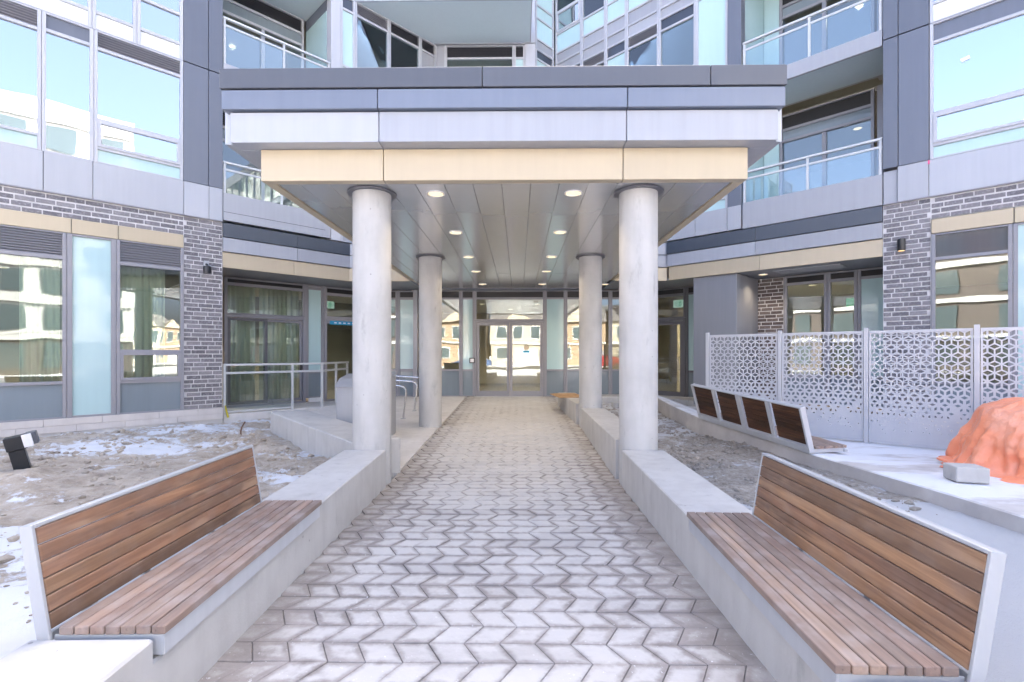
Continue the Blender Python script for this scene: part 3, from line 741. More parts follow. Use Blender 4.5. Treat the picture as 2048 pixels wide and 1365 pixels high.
MB().box(-5.52, -5.44, YR-.02, YR+.03, .25, 2.335).box(-4.65, -4.57, YR-.02, YR+.03, .25, 2.335).box(-5.44, -4.65, YR-.019, YR+.029, .25, .42).box(-5.44, -4.65, YR-.019, YR+.029, 2.24, 2.335).build('door_leaf', 'frame_dark', d, .003)
box('pane', 'glass', d, -5.44, -4.65, YR, YR+.008, .42, 2.24)
MB().tube([(-4.68, YR-.02, 1.02), (-4.68, YR-.08, 1.02), (-4.68, YR-.08, 1.36), (-4.68, YR-.02, 1.36)], .012).build('handle', 'steel', d)
for a, c in ((-4.25, -2.155), (-2.148, -.004)): box('fascia_panel', 'beige', rw, a, c, 0, .05, 3.25, 3.565, .003)
for a, c in ((-4.27, -2.235), (-2.228, -.004)): box('fascia_panel', 'light_metal', rw, a, c, -.035, .05, 3.58, 3.868, .003)
for a, c in ((-4.28, -2.225), (-2.219, -.004)): box('ledge_cap', 'dark_flash', rw, a, c, -.055, .3, 3.880, 4.165, .003)
MB().box(-5.6, .02, .05, YR + .3, 3.262, 3.30).build('ledge_soffit', 'grey_clad', rw)
box('access_panel', 'galv', rw, -2.0, -.75, .35, .95, 3.245, 3.258, .002)
# balconies
balcony(rw, -2.50, -.01, 4.19, 4.76, 5.43, -1.24)
balcony(rw, -2.50, -.01, 7.13, 7.43, 8.26, -1.21)
balcony(rw, -2.50, -.01, 10.05, 10.35, 11.3, -1.21)
for zf in (4.42, 7.32, 10.35):
    z1 = zf + 2.60 if zf < 5 else zf + 2.70
    bay(rw, -2.19, -.36, [(zf, zf+2.0, 'glass'), (zf+2.0, zf+2.26, 'grey'), (zf+2.26, z1, 'black')], YR + .03, .06, 'frame', name='balcony_window')
    box('door_stile', 'frame', rw, -1.31, -1.23, YR - .02, YR + .05, zf + .05, zf + 1.95)
    box('partition', 'frame', rw, -.3, -.2, YR - .05, YR + .2, zf - .1, z1)
    box('return_panel', 'mint', rw, -2.57, -2.54, .22, YR + .05, zf + .02, z1)
    box('return_panel', 'mint', rw, -2.53, -2.20, YR + .01, YR + .05, zf + .02, z1)
    box('return_panel', 'frame_light', rw, -.02, -.0, .26, YR + .3, zf - .1, z1)
for k in range(3): box('pilaster_panel', 'pilaster', rw, -2.82, -2.525, -.03, .2, 4.215 + FF*k, 7.2 + FF*k, .004)
box('wall_panel', 'light_metal', rw, -2.82, -2.525, -.045, -.032, 4.20, 4.72, .004)
box('wall_panel', 'light_metal', rw, -3.56, -2.83, -.05, .0, 4.20, 4.72, .004)
box('wall_panel', 'light_metal', rw, -4.45, -3.57, -.05, .0, 4.20, 4.60, .004)
for zb in (4.2, 7.23, 10.26):
    for a, c, k in ((-3.565, -2.83, 'M'), (-4.515, -3.57, 'E'), (-5.44, -4.52, 'B'), (-6.09, -5.445, 'C'), (-6.90, -6.095, 'B'), (-7.86, -6.905, 'A')):
        upper(rw, a, c, zb - (.25 if False else 0) - .26 + .0 if zb > 5 else zb, k, .02, storeys=1)

# ------------------------------------------------------------------ entrance block between the wings
eb = thing('entrance_block', 'glazed lobby front with grey double doors under the deep canopy', 'building', (0, 14.2, 0), 0)
def fr(x0, x1, rows, nm='window', fm='frame', fw=.05): return bay(eb, x0, x1, rows, 0, fw, fm, name=nm)
GR = (.24, .985, 'grey'); TOP = (3.02, 3.245, 'black')
fr(-4.28, -3.45, [GR, (.985, 3.02, 'glass'), TOP])
fr(-3.445, -2.905, [GR, (.985, 3.02, 'mint'), TOP], fw=.07)
box('corner_post', 'frame', eb, -2.95, -2.83, -.25, -.032, .22, 3.245, .004)
fr(-2.9, -1.64, [GR, (.985, 3.02, 'glass'), TOP])
fr(-1.635, -1.255, [GR, (.985, 3.02, 'mint'), TOP])
fr(-1.25, .75, [(2.40, 3.02, 'glass'), TOP], 'transom_window', fw=.06)
fr(.755, 1.33, [GR, (.985, 3.02, 'mint'), TOP])
fr(1.335, 2.60, [GR, (.985, 3.02, 'glass'), TOP])
fr(2.605, 3.71, [GR, (.985, 3.02, 'glass'), TOP])
d = MB().box(-1.25, -1.19, -.04, .07, .24, 2.395).box(.69, .75, -.04, .07, .24, 2.395).box(-1.19, .69, -.036, .066, 2.335, 2.395).build('double_door', 'frame', eb, .003)
for a, c, hx in ((-1.185, -.255, -.33), (-.245, .685, -.17)):
    lf = MB().box(a, a+.075, -.02, .03, .25, 2.33).box(c-.075, c, -.02, .03, .25, 2.33).box(a+.075, c-.075, -.019, .029, .25, .40).box(a+.075, c-.075, -.019, .029, 2.25, 2.33)
    lf.build('door_leaf', 'frame', d, .003)
    box('pane', 'glass', d, a+.075, c-.075, 0, .008, .40, 2.25)
    MB().tube([(hx, -.02, 1.0), (hx, -.085, 1.0), (hx, -.085, 1.34), (hx, -.02, 1.34)], .013).build('handle', 'steel', d)
box('threshold', 'galv', eb, -1.25, .75, -.12, .08, .205, .243, .003)
# upper storeys of the block, facing the street
for zb in (4.2, 7.22, 10.25):
    fr(-2.36, -2.085, [(zb, zb+2.98, 'panel')], 'pier', 'frame_light', .03)
    fr(-2.08, -.13, [(zb, zb+.3, 'panel'), (zb+.3, zb+2.62, 'glass'), (zb+2.62, zb+2.98, 'louverd')], fm='frame_light')
    fr(-.125, .18, [(zb, zb+.3, 'panel'), (zb+.3, zb+2.62, 'mint'), (zb+2.62, zb+2.98, 'louverd')], fm='frame_light')
    box('pier_panel', 'frame_light', eb, .185, .475, -.06, .08, zb, zb + 3.0, .004)
an = MB()
ax, ay = 0.475, 14.2
tb = thing('facade_return', 'narrow mint panelled facade strip turned beside the white balcony slab', 'building', (ax, ay, 0), AL)
for zb in (4.2, 7.15, 10.12):
    bay(tb, 0.0, .80, [(zb, zb+.30, 'panel'), (zb+.30, zb+.90, 'mint'), (zb+.90, zb+1.27, 'mint'), (zb+1.27, zb+2.70, 'mint'), (zb+2.70, zb+2.965, 'dark')], 0, .05, 'frame_light')
# balcony slab of the fourth storey over the entrance
sp = [at_l(2.99, -.01), (.33, 12.46), (.33, 14.13), at_l(5.42, -.01)]
sb = MB().prism([(p[0], p[1] - 14.2) for p in sp], 10.262, 10.30).build('balcony', 'soffit_blue', eb)
sp2 = [at_l(2.96, -.02), (.345, 12.43), (.345, 14.12), (.32, 14.12), (.32, 12.46), at_l(2.99, -.012)]
MB().prism([(p[0], p[1] - 14.2) for p in sp2], 10.25, 10.55).build('slab_edge', 'white_metal', sb)

# closing masses of the building: floors, rear walls, roof (hold out the sun behind)
core = thing('building_core', 'rear and roof of the apartment building closing the courtyard', 'building')
pl = [at_l(-18, .16), at_l(5.47, .16), (.40, 14.4), (1.06, 15.0), at_r(0, .16), at_r(20, .16), at_r(20, 14), (14, 30), (-16, 30), at_l(-18, 14)]
b = MB()
for z0, z1 in ((4.0, 4.19), (13.22, 14.0)):
    b.prism(pl, z0, z1)
b.build('floor_slab', 'light_metal', core)
for z0, z1 in ((7.02, 7.12), (10.03, 10.2)):
    MB().prism([at_l(-18, .15), at_l(-.02, .15), at_l(-.02, 1.5), at_l(2.4, 1.5), at_l(2.4, .2), at_l(5.47, .15), (.4, 14.4), (1.06, 15.0), at_r(-2.55, .2), at_r(-2.55, 1.6), at_r(-.0, 1.6), at_r(0, .2), at_r(20, .2), at_r(20, 14), (14, 30), (-16, 30), at_l(-18, 14)], z0, z1).build('floor_slab', 'interior', core)
def wall(nm, m, p, r, z0, z1, th=.15):
    p, r = Vector(p), Vector(r); t = (r - p).normalized(); n = Vector((-t.y, t.x))*th
    MB().prism([tuple(p), tuple(r), tuple(r + n), tuple(p + n)], z0, z1).build(nm, m, core)
wall('rear_wall', 'interior', at_l(-18, 5), at_l(4, 5), -.3, 14)
wall('rear_wall', 'interior', at_l(4, 5), (-3.2, 20), -.3, 14)
wall('rear_wall', 'interior', at_r(-4.0, 6), at_r(20, 6), -.3, 14)
wall('rear_wall', 'lobby_wall', (-5, 20.5), (8, 20.5), -.3, 4.0)
wall('rear_wall', 'interior', (-5, 20.6), (8, 20.6), 4.0, 14)
wall('rear_wall', 'lobby_wall', (3.6, 20.5), at_r(-4.0, 6), -.3, 14)
wall('partition_wall', 'lobby_wall', at_r(-5.75, 3.4), at_r(-4.2, 3.4), .2, 3.2)
wall('end_wall', 'interior', at_l(-18, 0.1), at_l(-18, 5), -.3, 14)
wall('end_wall', 'interior', at_r(20, 6), at_r(20, .1), -.3, 14)
wall('side_wall', 'lobby_wall', (-2.95, 14.45), (-3.15, 20), 0.2, 4.0)
wall('side_wall', 'lobby_wall', (3.4, 20), (3.55, 14.6), 0.2, 4.0)
MB().prism([at_l(-18, .15), at_l(0, .15), at_l(.0, 1.5), at_l(4.0, 1.5), (-3.2, 14.35), (-3.2, 20), (-12, 20)], .15, .2).build('room_floor', 'interior_floor', core)
MB().prism([(-3.0, 14.35), (3.6, 14.35), (3.6, 20.4), (-3.0, 20.4)], .18, .235).build('room_floor', 'interior_floor', core)
MB().prism([(3.75, 14.3), at_r(-5.5, 1.6), at_r(0, 1.6), at_r(0, .2), at_r(20, .2), at_r(20, 6), at_r(-4, 6)], .15, .22).build('room_floor', 'interior_floor', core)
MB().prism([(-3.0, 14.35), (3.6, 14.35), (3.6, 20.4), (-3.0, 20.4)], 3.1, 3.16).build('room_ceiling', 'white_plastic', core)
MB().prism([(3.75, 14.3), at_r(-5.5, 1.6), at_r(0, 1.6), at_r(0, .2), at_r(20, .2), at_r(20, 6), at_r(-4, 6)], 3.2, 3.25).build('room_ceiling', 'white_plastic', core)
MB().prism([at_l(0, 1.5), at_l(4.0, 1.5), (-3.2, 14.35), (-3.2, 20), at_l(0, 5)], 3.2, 3.25).build('room_ceiling', 'white_plastic', core)

# ------------------------------------------------------------------ canopy
cn = thing('entrance_canopy', 'deep entrance canopy with stepped blue, pale and beige metal fascia', 'canopy', (-.165, 5.0, 0), 0)
def fascia(x0, x1, y0, z0, z1, m, th=.05, yb=12.33, nm='fascia_panel', seams=(-1.41, 1.085), lip=0):
    ox, oy = cn.location.x, cn.location.y
    xs = [x0, seams[0], seams[1], x1]
    for a, c in zip(xs, xs[1:]): box(nm, m, cn, a - ox + .004, c - ox - .004, y0 - oy, y0 + th - oy, z0, z1, .004)
    L = (yb - y0 - th); k = 3
    for xa, xb in ((x0, x0 + th), (x1 - th, x1)):
        for i in range(k): box(nm, m, cn, xa - ox + .004, xb - ox - .004, y0 + th + L*i/k - oy + .003, y0 + th + L*(i+1)/k - oy - .003, z0, z1, .004)
fascia(-2.70, 2.375, 5.20, 3.258, 3.585, 'beige', .11)
fascia(-2.925, 2.60, 5.03, 3.590, 3.893, 'white_metal', .2)
fascia(-2.985, 2.645, 4.98, 3.905, 4.096, 'blue_metal', .2)
fascia(-3.0, 2.655, 4.965, 4.108, 4.305, 'cap_metal', .24, nm='cap', seams=(-.36, 1.9))
MB().box(-2.85, 2.83, .1, 7.6, 3.60, 4.2).build('canopy_deck', 'galv', cn)
ox, oy = cn.location.x, cn.location.y
b = MB()
m = M['soffit_metal'] = paint('soffit_metal', (0.74, 0.735, 0.73), 0.19, 0.02, 0.65)
x = -2.588 + .0; W_ = 0.311; xs = [-1.425 + W_*k for k in range(-4, 13)]
xs = [v for v in xs if -2.59 < v < 2.26]; xs = [-2.588] + xs + [2.262]
for a, c in zip(xs, xs[1:]):
    if c - a < .03: continue
    for ya, yb in ((5.315, 11.36), (11.366, 14.16)):
        box('soffit_plank', 'soffit_metal', cn, a - ox + .0025, c - ox - .0025, ya - oy, yb - oy, 3.272 + random.uniform(0, .0015), 3.292, .0025)
MB().box(-2.58 - ox, 2.25 - ox, 5.4 - oy, 14.15 - oy, 3.296, 3.31).build('soffit_backing', 'black', cn)
# front-facing ledge pieces that tie the canopy into the wings
ox2 = [(-4.33, -2.705), (2.38, 3.66)]
for (a, c) in ox2:
    box('fascia_panel', 'beige', cn, a - ox, c - ox, 12.36 - oy, 12.41 - oy, 3.25, 3.565, .003)
    box('fascia_panel', 'light_metal', cn, a - ox, c - ox, 12.325 - oy, 12.41 - oy, 3.58, 3.868, .003)
    box('cap', 'light_metal', cn, a - ox, c - ox, 12.305 - oy, 12.5 - oy, 3.88, 4.165, .003)
    xa, xc = (a, -2.70) if a < 0 else (2.375, c)
    MB().box(xa - ox, xc - ox, 12.41 - oy, 14.2 - oy, 3.268, 3.30).build('side_soffit', 'grey_clad', cn)
# columns
cpos = [(-1.66, 5.65, 'near concrete column on the left of the path'), (1.35, 5.65, 'near concrete column rising from the right seat wall'),
        (-1.66, 9.4, 'far concrete column standing on the left apron'), (1.35, 9.4, 'far concrete column at the end of the right low wall')]
for cx, cy, lab in cpos:
    t = thing('concrete_column', lab, 'column', (cx, cy, 0), random.uniform(0, 3), 'round columns carrying the canopy')
    MB().lathe([(.212, -.1), (.212, 3.262)], 48).build('shaft', 'concrete', t, 0, True)
    MB().lathe([(.205, 3.250), (.272, 3.250), (.272, 3.266), (.205, 3.266)], 48, cap=False).build('collar', 'frame_dark', t)
# downlights in the soffit
ordn = ['nearest', 'second', 'third', 'fourth', 'farthest']
for k, y in enumerate((5.67, 7.49, 9.38, 11.03, 13.06)):
    for x, side in ((-.94, 'left'), (.62, 'right')):
        light_disc(x, y, 3.268, f'{ordn[k]} round warm downlight in the {side} row of the canopy soffit', 'downlights in the canopy soffit')
light_disc(2.26, 13.1, 3.266, 'round downlight behind the far right column', 'downlights in the canopy soffit')
light_disc(-2.62 + .15, 13.1, 3.266, 'round downlight behind the far left column', 'downlights in the canopy soffit')
p = at_r(-2.33, .75); light_disc(p[0], p[1], 3.258, 'round downlight in the ledge soffit by the brick pier', 'downlights in the canopy soffit')
for (x, y, z, lab) in ((-6.55, 11.95, 6.95, 'warm ceiling light in the second storey flat on the far left'), (-7.9, 13.7, 9.95, 'warm ceiling light in the third storey flat on the far left'),
                       (8.2, 12.2, 6.90, 'warm ceiling light in the second storey flat behind the right balcony'), (8.3, 12.3, 9.95, 'warm ceiling light in the third storey flat behind the right balcony')):
    light_disc(x, y, z, lab, 'ceiling lights inside the flats', power=45.0)
for k, (x, y) in enumerate(((-1.2, 16.5), (.6, 16.5), (-.3, 18.5), (1.7, 18.0))):
    light_disc(x, y, 3.094, ['lobby downlight behind the left door leaf', 'lobby downlight behind the right door leaf', 'deepest lobby downlight seen through the doors', 'lobby downlight behind the right storefront glass'][k], 'lobby ceiling lights', power=30.0)
for k, (f_, x, y) in enumerate(((at_r, -5.1, 2.6), (at_l, 3.5, 2.7))):  # the left one is an added light, lifting the dark room behind that door
    p = f_(x, y); light_disc(p[0], p[1], 3.19, ['ceiling light behind the glass door right of the right columns', 'added light to brighten the room behind the taped left door'][k], 'ceiling lights behind the side doors', power=45.0)
for k, (x, y) in enumerate(((-1.9, 2.6), (1.2, 3.2), (-3.2, 2.8))):  # all but the first are added lights to brighten the rooms behind the glass
    p = at_l(x, y); light_disc(p[0], p[1], 3.19, ['ceiling light in the room behind the window left of the brick pier', 'added light to brighten the room behind the left sliding door', 'added light to brighten the room behind the leftmost ground floor window'][k], 'ceiling lights in the left ground floor rooms', power=55.0)
for k, (x, y) in enumerate(((-1.2, 2.6), (-.9, 3.4), (-.2, 2.8), (-1.9, 3.0))):
    p = at_r(x, y); light_disc(p[0], p[1], 3.194, 'small ceiling light inside the amenity room behind the screen', 'amenity room ceiling lights', power=40.0)

# ------------------------------------------------------------------ seat walls
def seat_wall(label, loc, rz, y0, y1, notch, wdt, side, zt=.40, zn=.315, zb=-.1, und=.03):
    """low concrete wall along local y; side=+1 puts its body towards +x from the path face; notch=(ya,yb) is cut for a bench"""
    t = tag(MB().mesh and bpy.data.objects.new('seat_wall', None), label, 'wall', 'low concrete walls along the path')
    COL.objects.link(t); t.location = loc; t.rotation_euler = (0, 0, rz)
    pr = [(y0, zb), (y1, zb), (y1, zt)]
    if notch: pr += [(notch[1], zt), (notch[1], zn), (notch[0], zn), (notch[0], zt)]
    pr += [(y0, zt)]
    a, c = (0, wdt) if side > 0 else (-wdt, 0)
    MB().prism(pr, a, c, 'x').build('wall_body', 'concrete_wall', t, .009)
    return t
lwl = seat_wall('low pale concrete wall left of the path holding the left bench', (-1.395, 3.5, 0), R(1.7), -4.0, 1.96, (-1.67, -.05), .45, -1)
rwl = seat_wall('low pale concrete wall right of the path holding the near right bench', (1.10, 3.2, 0), R(-.7), -4.0, 2.27, (-1.60, .0), .46, 1)
t = seat_wall('low concrete wall between the two right columns', (1.13, 5.9, 0), R(-.4), -.05, 3.32, None, .44, 1, .45)
t = seat_wall('short low concrete wall behind the far right column topped with cardboard', (1.10, 9.62, 0), R(3), 0, 2.6, None, .42, 1, .50)
# diagonal concrete wall behind the left bed
dx, dy = (-1.92 + 4.36), (5.75 - 8.73); an = math.atan2(dy, dx); Ld = math.hypot(dx, dy) + .02
t = thing('concrete_wall', 'blocky white concrete wall running diagonally behind the left column', 'wall', (-4.36, 8.73, 0), an)
MB().box(0, Ld, 0, .60, -.2, .425).build('wall_body', 'concrete_wall', t, .012)

# ------------------------------------------------------------------ benches
def slat(parent, m, L, wd, th, mtx, nm='slat'):
    o = MB().box(-L/2, L/2, -wd/2, wd/2, -th/2, th/2).build(nm, m, parent, .003); o.matrix_local = mtx; return o
def bench(label, loc, rz, L, side, seat_n=7):
    """bench set into a wall; local y is the length, origin at front edge of the seat near end, seat extends to side*x"""
    t = thing('bench', label, 'bench', loc, rz, 'wooden benches with steel frames')
    s = side; bw, gap = .0515, .0050; dep = seat_n*(bw + gap)
    f = MB()
    f.box(s*.010, s*.018, .01, L-.01, -.115, -.036)                       # skirt
    f.box(s*.018, s*(dep+.02), .01, .018, -.115, -.036); f.box(s*.018, s*(dep+.02), L-.018, L-.01, -.115, -.036)
    for k in range(4): f.box(s*.02, s*dep, .05 + (L-.14)*k/3, .09 + (L-.14)*k/3, -.075, -.036)
    f.build('seat_frame', 'galv', t, .002)
    for k in range(seat_n):
        x = s*(bw/2 + k*(bw+gap))
        mt = Matrix.Translation((x, L/2, -.016 + random.uniform(-.0008, .0008))) @ Matrix.Rotation(R(90), 4, 'Z')
        slat(t, 'wood_seat', L, bw, .032, mt, 'seat_slat')
    # leaning backrest
    lean = R(9)*s; hb = .374
    bx = s*(dep + .012)
    M4 = Matrix.Translation((bx, 0, -.06)) @ Matrix.Rotation(lean, 4, 'Y')
    fb_ = MB(); th = .048
    a, c = (0, s*th)
    fb_.box(a, c, -.014, 0.0, -.08, hb + .072, M4); fb_.box(a, c, L, L + .014, -.08, hb + .072, M4)
    fb_.box(a, c, 0.0, L, hb + .058, hb + .072, M4)
    for k in (1, 2): fb_.box(s*.026, s*th, L*k/3 - .02, L*k/3 + .02, .0, hb + .055, M4)
    fb_.box(s*.026, s*th, 0.0, L, .0, .03, M4)
    fb_.build('backrest_frame', 'white_metal' if False else 'galv', t, .002)
    n = 6; bh = (hb + .055 - .048)/n
    for k in range(n):
        z = .048 + bh*k + bh/2
        mt = M4 @ Matrix.Translation((s*.012, L/2, z)) @ Matrix.Rotation(R(90), 4, 'Z') @ Matrix.Rotation(R(90), 4, 'X')
        slat(t, 'wood_back', L - .006, bh - .005, .022, mt, 'back_slat')
    return t
bench('wooden bench set in the left wall, its back facing the mud bed', (-1.312, 1.84, .440), R(1.7), 1.60, -1)
bench('large wooden bench in the right foreground set in the right wall', (1.026, 1.635, .442), R(-1.7), 1.57, 1)
# double bench on the raised slab seen from behind
t = thing('bench', 'bench on the raised slab seen from behind with four dark panels', 'bench', (3.50, 5.98, .262), math.atan2(2.22, -.52), 'wooden benches with steel frames')
t.rotation_euler = (0, R(-3.4), math.atan2(2.22, -.52))
# local x runs away along the slab edge; local y>0 is towards the path (the bench back leans that way)
L = 2.28; M4 = Matrix.Translation((0, .02, .03)) @ Matrix.Rotation(R(-17), 4, 'X')
hb = .56
f = MB()
for x in (0, L - .03): f.box(x, x + .03, -.035, .035, -.02, hb, M4)
f.box(.03, L - .03, -.03, .03, hb - .02, hb, M4); f.box(.03, L - .03, -.03, .035, -.02, .06, M4)
for k in (1, 2, 3):
    w_ = .05 if k == 2 else .032
    f.box(L*k/4 - w_, L*k/4 + w_, .004, .034, .06, hb - .02, M4)
f.box(.0, L, -.50, -.46, .0, .03); f.box(.03, .06, -.46, -.02, 0, .05); f.box(L-.06, L-.03, -.46, -.02, 0, .05)
f.build('backrest_frame', 'galv', t, .003)
for k in range(4):
    xa, xb = L*k/4 + .055, L*(k+1)/4 - .055
    if k == 0: xa = .034
    if k == 3: xb = L - .034
    for j in range(6):
        bh = (hb - .10)/6
        mt = M4 @ Matrix.Translation(((xa+xb)/2, -.004, .068 + bh*(j+.5))) @ Matrix.Rotation(R(90), 4, 'X')
        slat(t, 'wood_dark', xb - xa, bh - .0035, .02, mt, 'back_slat')
for k in range(7):
    mt = Matrix.Translation((L/2, -.06 - .064*k, .07)); slat(t, 'wood_seat', L, .057, .03, mt, 'seat_slat')

# ------------------------------------------------------------------ perforated screen
def screen_panel(parent, x0, w_, z0, h_):
    """sheet with a rhombille pattern of holes that shrink and die out towards the foot"""
    bm = bmesh.new(); a = .0737; sq = math.sqrt(3); rb = .028
    def rhomb(c, p, hole):
        o = [bm.verts.new((v[0], 0, v[1])) for v in p]
        if hole < .04: bm.faces.new(o); return
        i = [bm.verts.new((c[0] + (v[0]-c[0])*hole, 0, c[1] + (v[1]-c[1])*hole)) for v in p]
        for k in range(4):
            j = (k+1) % 4; bm.faces.new([o[k], o[j], i[j], i[k]])
    nx = int(w_/(sq*a)) + 3; nz = int(h_/(1.5*a)) + 3
    for r in range(-1, nz):
        for q_ in range(-1, nx):
            cx = x0 + sq*a*(q_ + (.5 if r % 2 else 0)); cz = z0 + 1.5*a*r
            V = [(cx + a*math.cos(R(90 + 60*k)), cz + a*math.sin(R(90 + 60*k))) for k in range(6)]
            for k in (0, 2, 4):
                p = [(cx, cz), V[(k-1) % 6], V[k], V[(k+1) % 6]]
                # each hexagon is cut into three rhombi meeting at its centre
                c = (sum(v[0] for v in p)/4, sum(v[1] for v in p)/4)
                t_ = (c[1] - z0)/h_
                s_ = .74*min(1, max(0, (t_ - .06)/.52))**.75
                if t_ < .36 and random.random() < (.36 - t_)*2.1: s_ = 0
                if t_ < .36: s_ *= random.uniform(.75, 1.2)
                if c[0] < x0 + .05 or c[0] > x0 + w_ - .05 or c[1] > z0 + h_ - .05: s_ = s_ if (x0+rb < min(v[0] for v in p) and max(v[0] for v in p) < x0+w_-rb and max(v[1] for v in p) < z0+h_-rb) else min(s_, .62)
                rhomb(c, p, s_)
    bmesh.ops.remove_doubles(bm, verts=bm.verts, dist=.0005)
    for co, no in (((x0, 0, 0), (-1, 0, 0)), ((x0 + w_, 0, 0), (1, 0, 0)), ((0, 0, z0), (0, 0, -1)), ((0, 0, z0 + h_), (0, 0, 1))):
        g_ = bm.verts[:] + bm.edges[:] + bm.faces[:]
        bmesh.ops.bisect_plane(bm, geom=g_, plane_co=co, plane_no=no, clear_outer=True)
    bmesh.ops.recalc_face_normals(bm, faces=bm.faces)
    bmesh.ops.solidify(bm, geom=bm.faces[:], thickness=.004)
    me = bpy.data.meshes.new('perforated_panel'); bm.to_mesh(me); bm.free(); me.materials.append(M['screen'])
    o = bpy.data.objects.new('perforated_panel', me); COL.objects.link(o); o.parent = parent
    f_ = MB()
    f_.box(x0, x0 + w_, -.008, .012, z0 + h_ - .035, z0 + h_ + .002); f_.box(x0, x0 + w_, -.008, .012, z0 - .002, z0 + .03)
    f_.box(x0, x0 + .022, -.0078, .0118, z0 + .03, z0 + h_ - .035); f_.box(x0 + w_ - .022, x0 + w_, -.0078, .0118, z0 + .03, z0 + h_ - .035)
    f_.build('panel_frame', 'screen', o, .002)
SCR = 1.0735
ps = thing('privacy_screen', 'pale metal privacy screen perforated with a star and diamond pattern', 'screen', (5.03, 7.30, .158), AR)
xs = [v*SCR for v in (-2.17, -1.07, 0.0, 1.094, 2.19, 3.28)]
for a, c in zip(xs, xs[1:]): screen_panel(ps, a + .035, c - a - .07, .02, 1.60)
for x in xs:
    MB().box(x - .028, x + .028, -.028, .028, 0, 1.665).build('post', 'screen', ps, .004)
    MB().box(x - .055, x + .055, -.055, .055, 0.0005, .012).build('base_plate', 'screen', ps, .002)

# ------------------------------------------------------------------ glass guard on the left patio
gd = thing('glass_guard', 'low glass guard with white rails in front of the sliding door', 'railing', (WL.x, WL.y, 0), AL)
def post(x, y, z0=.185): MB().box(x-.024, x+.024, y-.024, y+.024, z0, 1.195).build('post', 'rail', gd, .003)
box('top_rail', 'rail', gd, .03, 2.20, .04, .11, 1.195, 1.238, .004); box('mid_rail', 'rail', gd, .06, 2.17, .055, .095, 1.02, 1.065, .003)
box('bottom_rail', 'rail', gd, .06, 1.44, .055, .095, .205, .245, .003)
post(.055, .075, .1); post(1.46, .075); post(2.16, .075)
box('glass_panel', 'glass_clear', gd, .085, 1.43, .07, .08, .25, 1.015)
# return towards the storefront (world +Y): turn the local axes
qv = Matrix.Rotation(R(90) - AL, 4, 'Z'); q0 = Vector((2.18, .075, 0)); MQ = Matrix.Translation(q0) @ qv
for nm, args in (('top_rail', (.03, 1.75, -.035, .035, 1.197, 1.24)), ('mid_rail', (.03, 1.75, -.02, .02, 1.022, 1.067)), ('post', (.85, .9, -.024, .024, .186, 1.197)), ('post', (1.69, 1.74, -.024, .024, .186, 1.197))):
    MB().box(*args, MQ).build(nm, 'rail', gd, .003)

# ------------------------------------------------------------------ bike racks, cabinet
for k, (yy, lab) in enumerate(((10.2, 'nearest steel hoop bike rack behind the left column'), (11.3, 'middle steel hoop bike rack behind the left column'), (12.4, 'farthest steel hoop bike rack behind the left column'))):
    t = thing('bike_rack', lab, 'bike rack', (-2.36, yy, zpath(yy)), R(-3), 'steel hoop bike racks')
    pts = [(0, 0, 0), (.03, 0, .25), (.06, 0, .54)]
    for a in range(0, 91, 15): pts.append((-.07 + .13*math.cos(R(a)), 0, .55 + .12*math.sin(R(a))))
    pts += [(-.6, 0, .70), (-1.12, 0, .735)]
    for a in range(90, 181, 15): pts.append((-1.18 + .13*math.cos(R(a)), 0, .61 + .125*math.sin(R(a))))
    pts += [(-1.28, 0, .3), (-1.22, 0, 0)]
    MB().tube(pts, .021, 12).build('hoop', 'steel', t, 0, True)
    for x in (0, -1.22): MB().lathe([(.055, 0.001), (.055, .010), (.03, .014)], 20, (x, 0, 0)).build('base_flange', 'steel', t)
t = thing('cabinet', 'grey metal cabinet with sloping lid half hidden by the left column', 'cabinet', (-2.95, 8.35, .06), R(2))
MB().prism([(-.33, 0), (.33, 0), (.33, 1.02), (-.1, .96), (-.33, .86)], 0, .82, 'x').build('body', 'cabinet', t, .008)
MB().box(.03, .79, -.345, -.331, .06, .74).build('door', 'cabinet', t, .004)
MB().prism([(-.36, .845), (-.12, .965), (.35, 1.028), (.35, 1.045), (-.125, .982), (-.365, .862)], -.015, .835, 'x').build('lid', 'cabinet', t, .003)
box('handle', 'steel', t, .70, .72, -.37, -.345, .45, .6, .003)

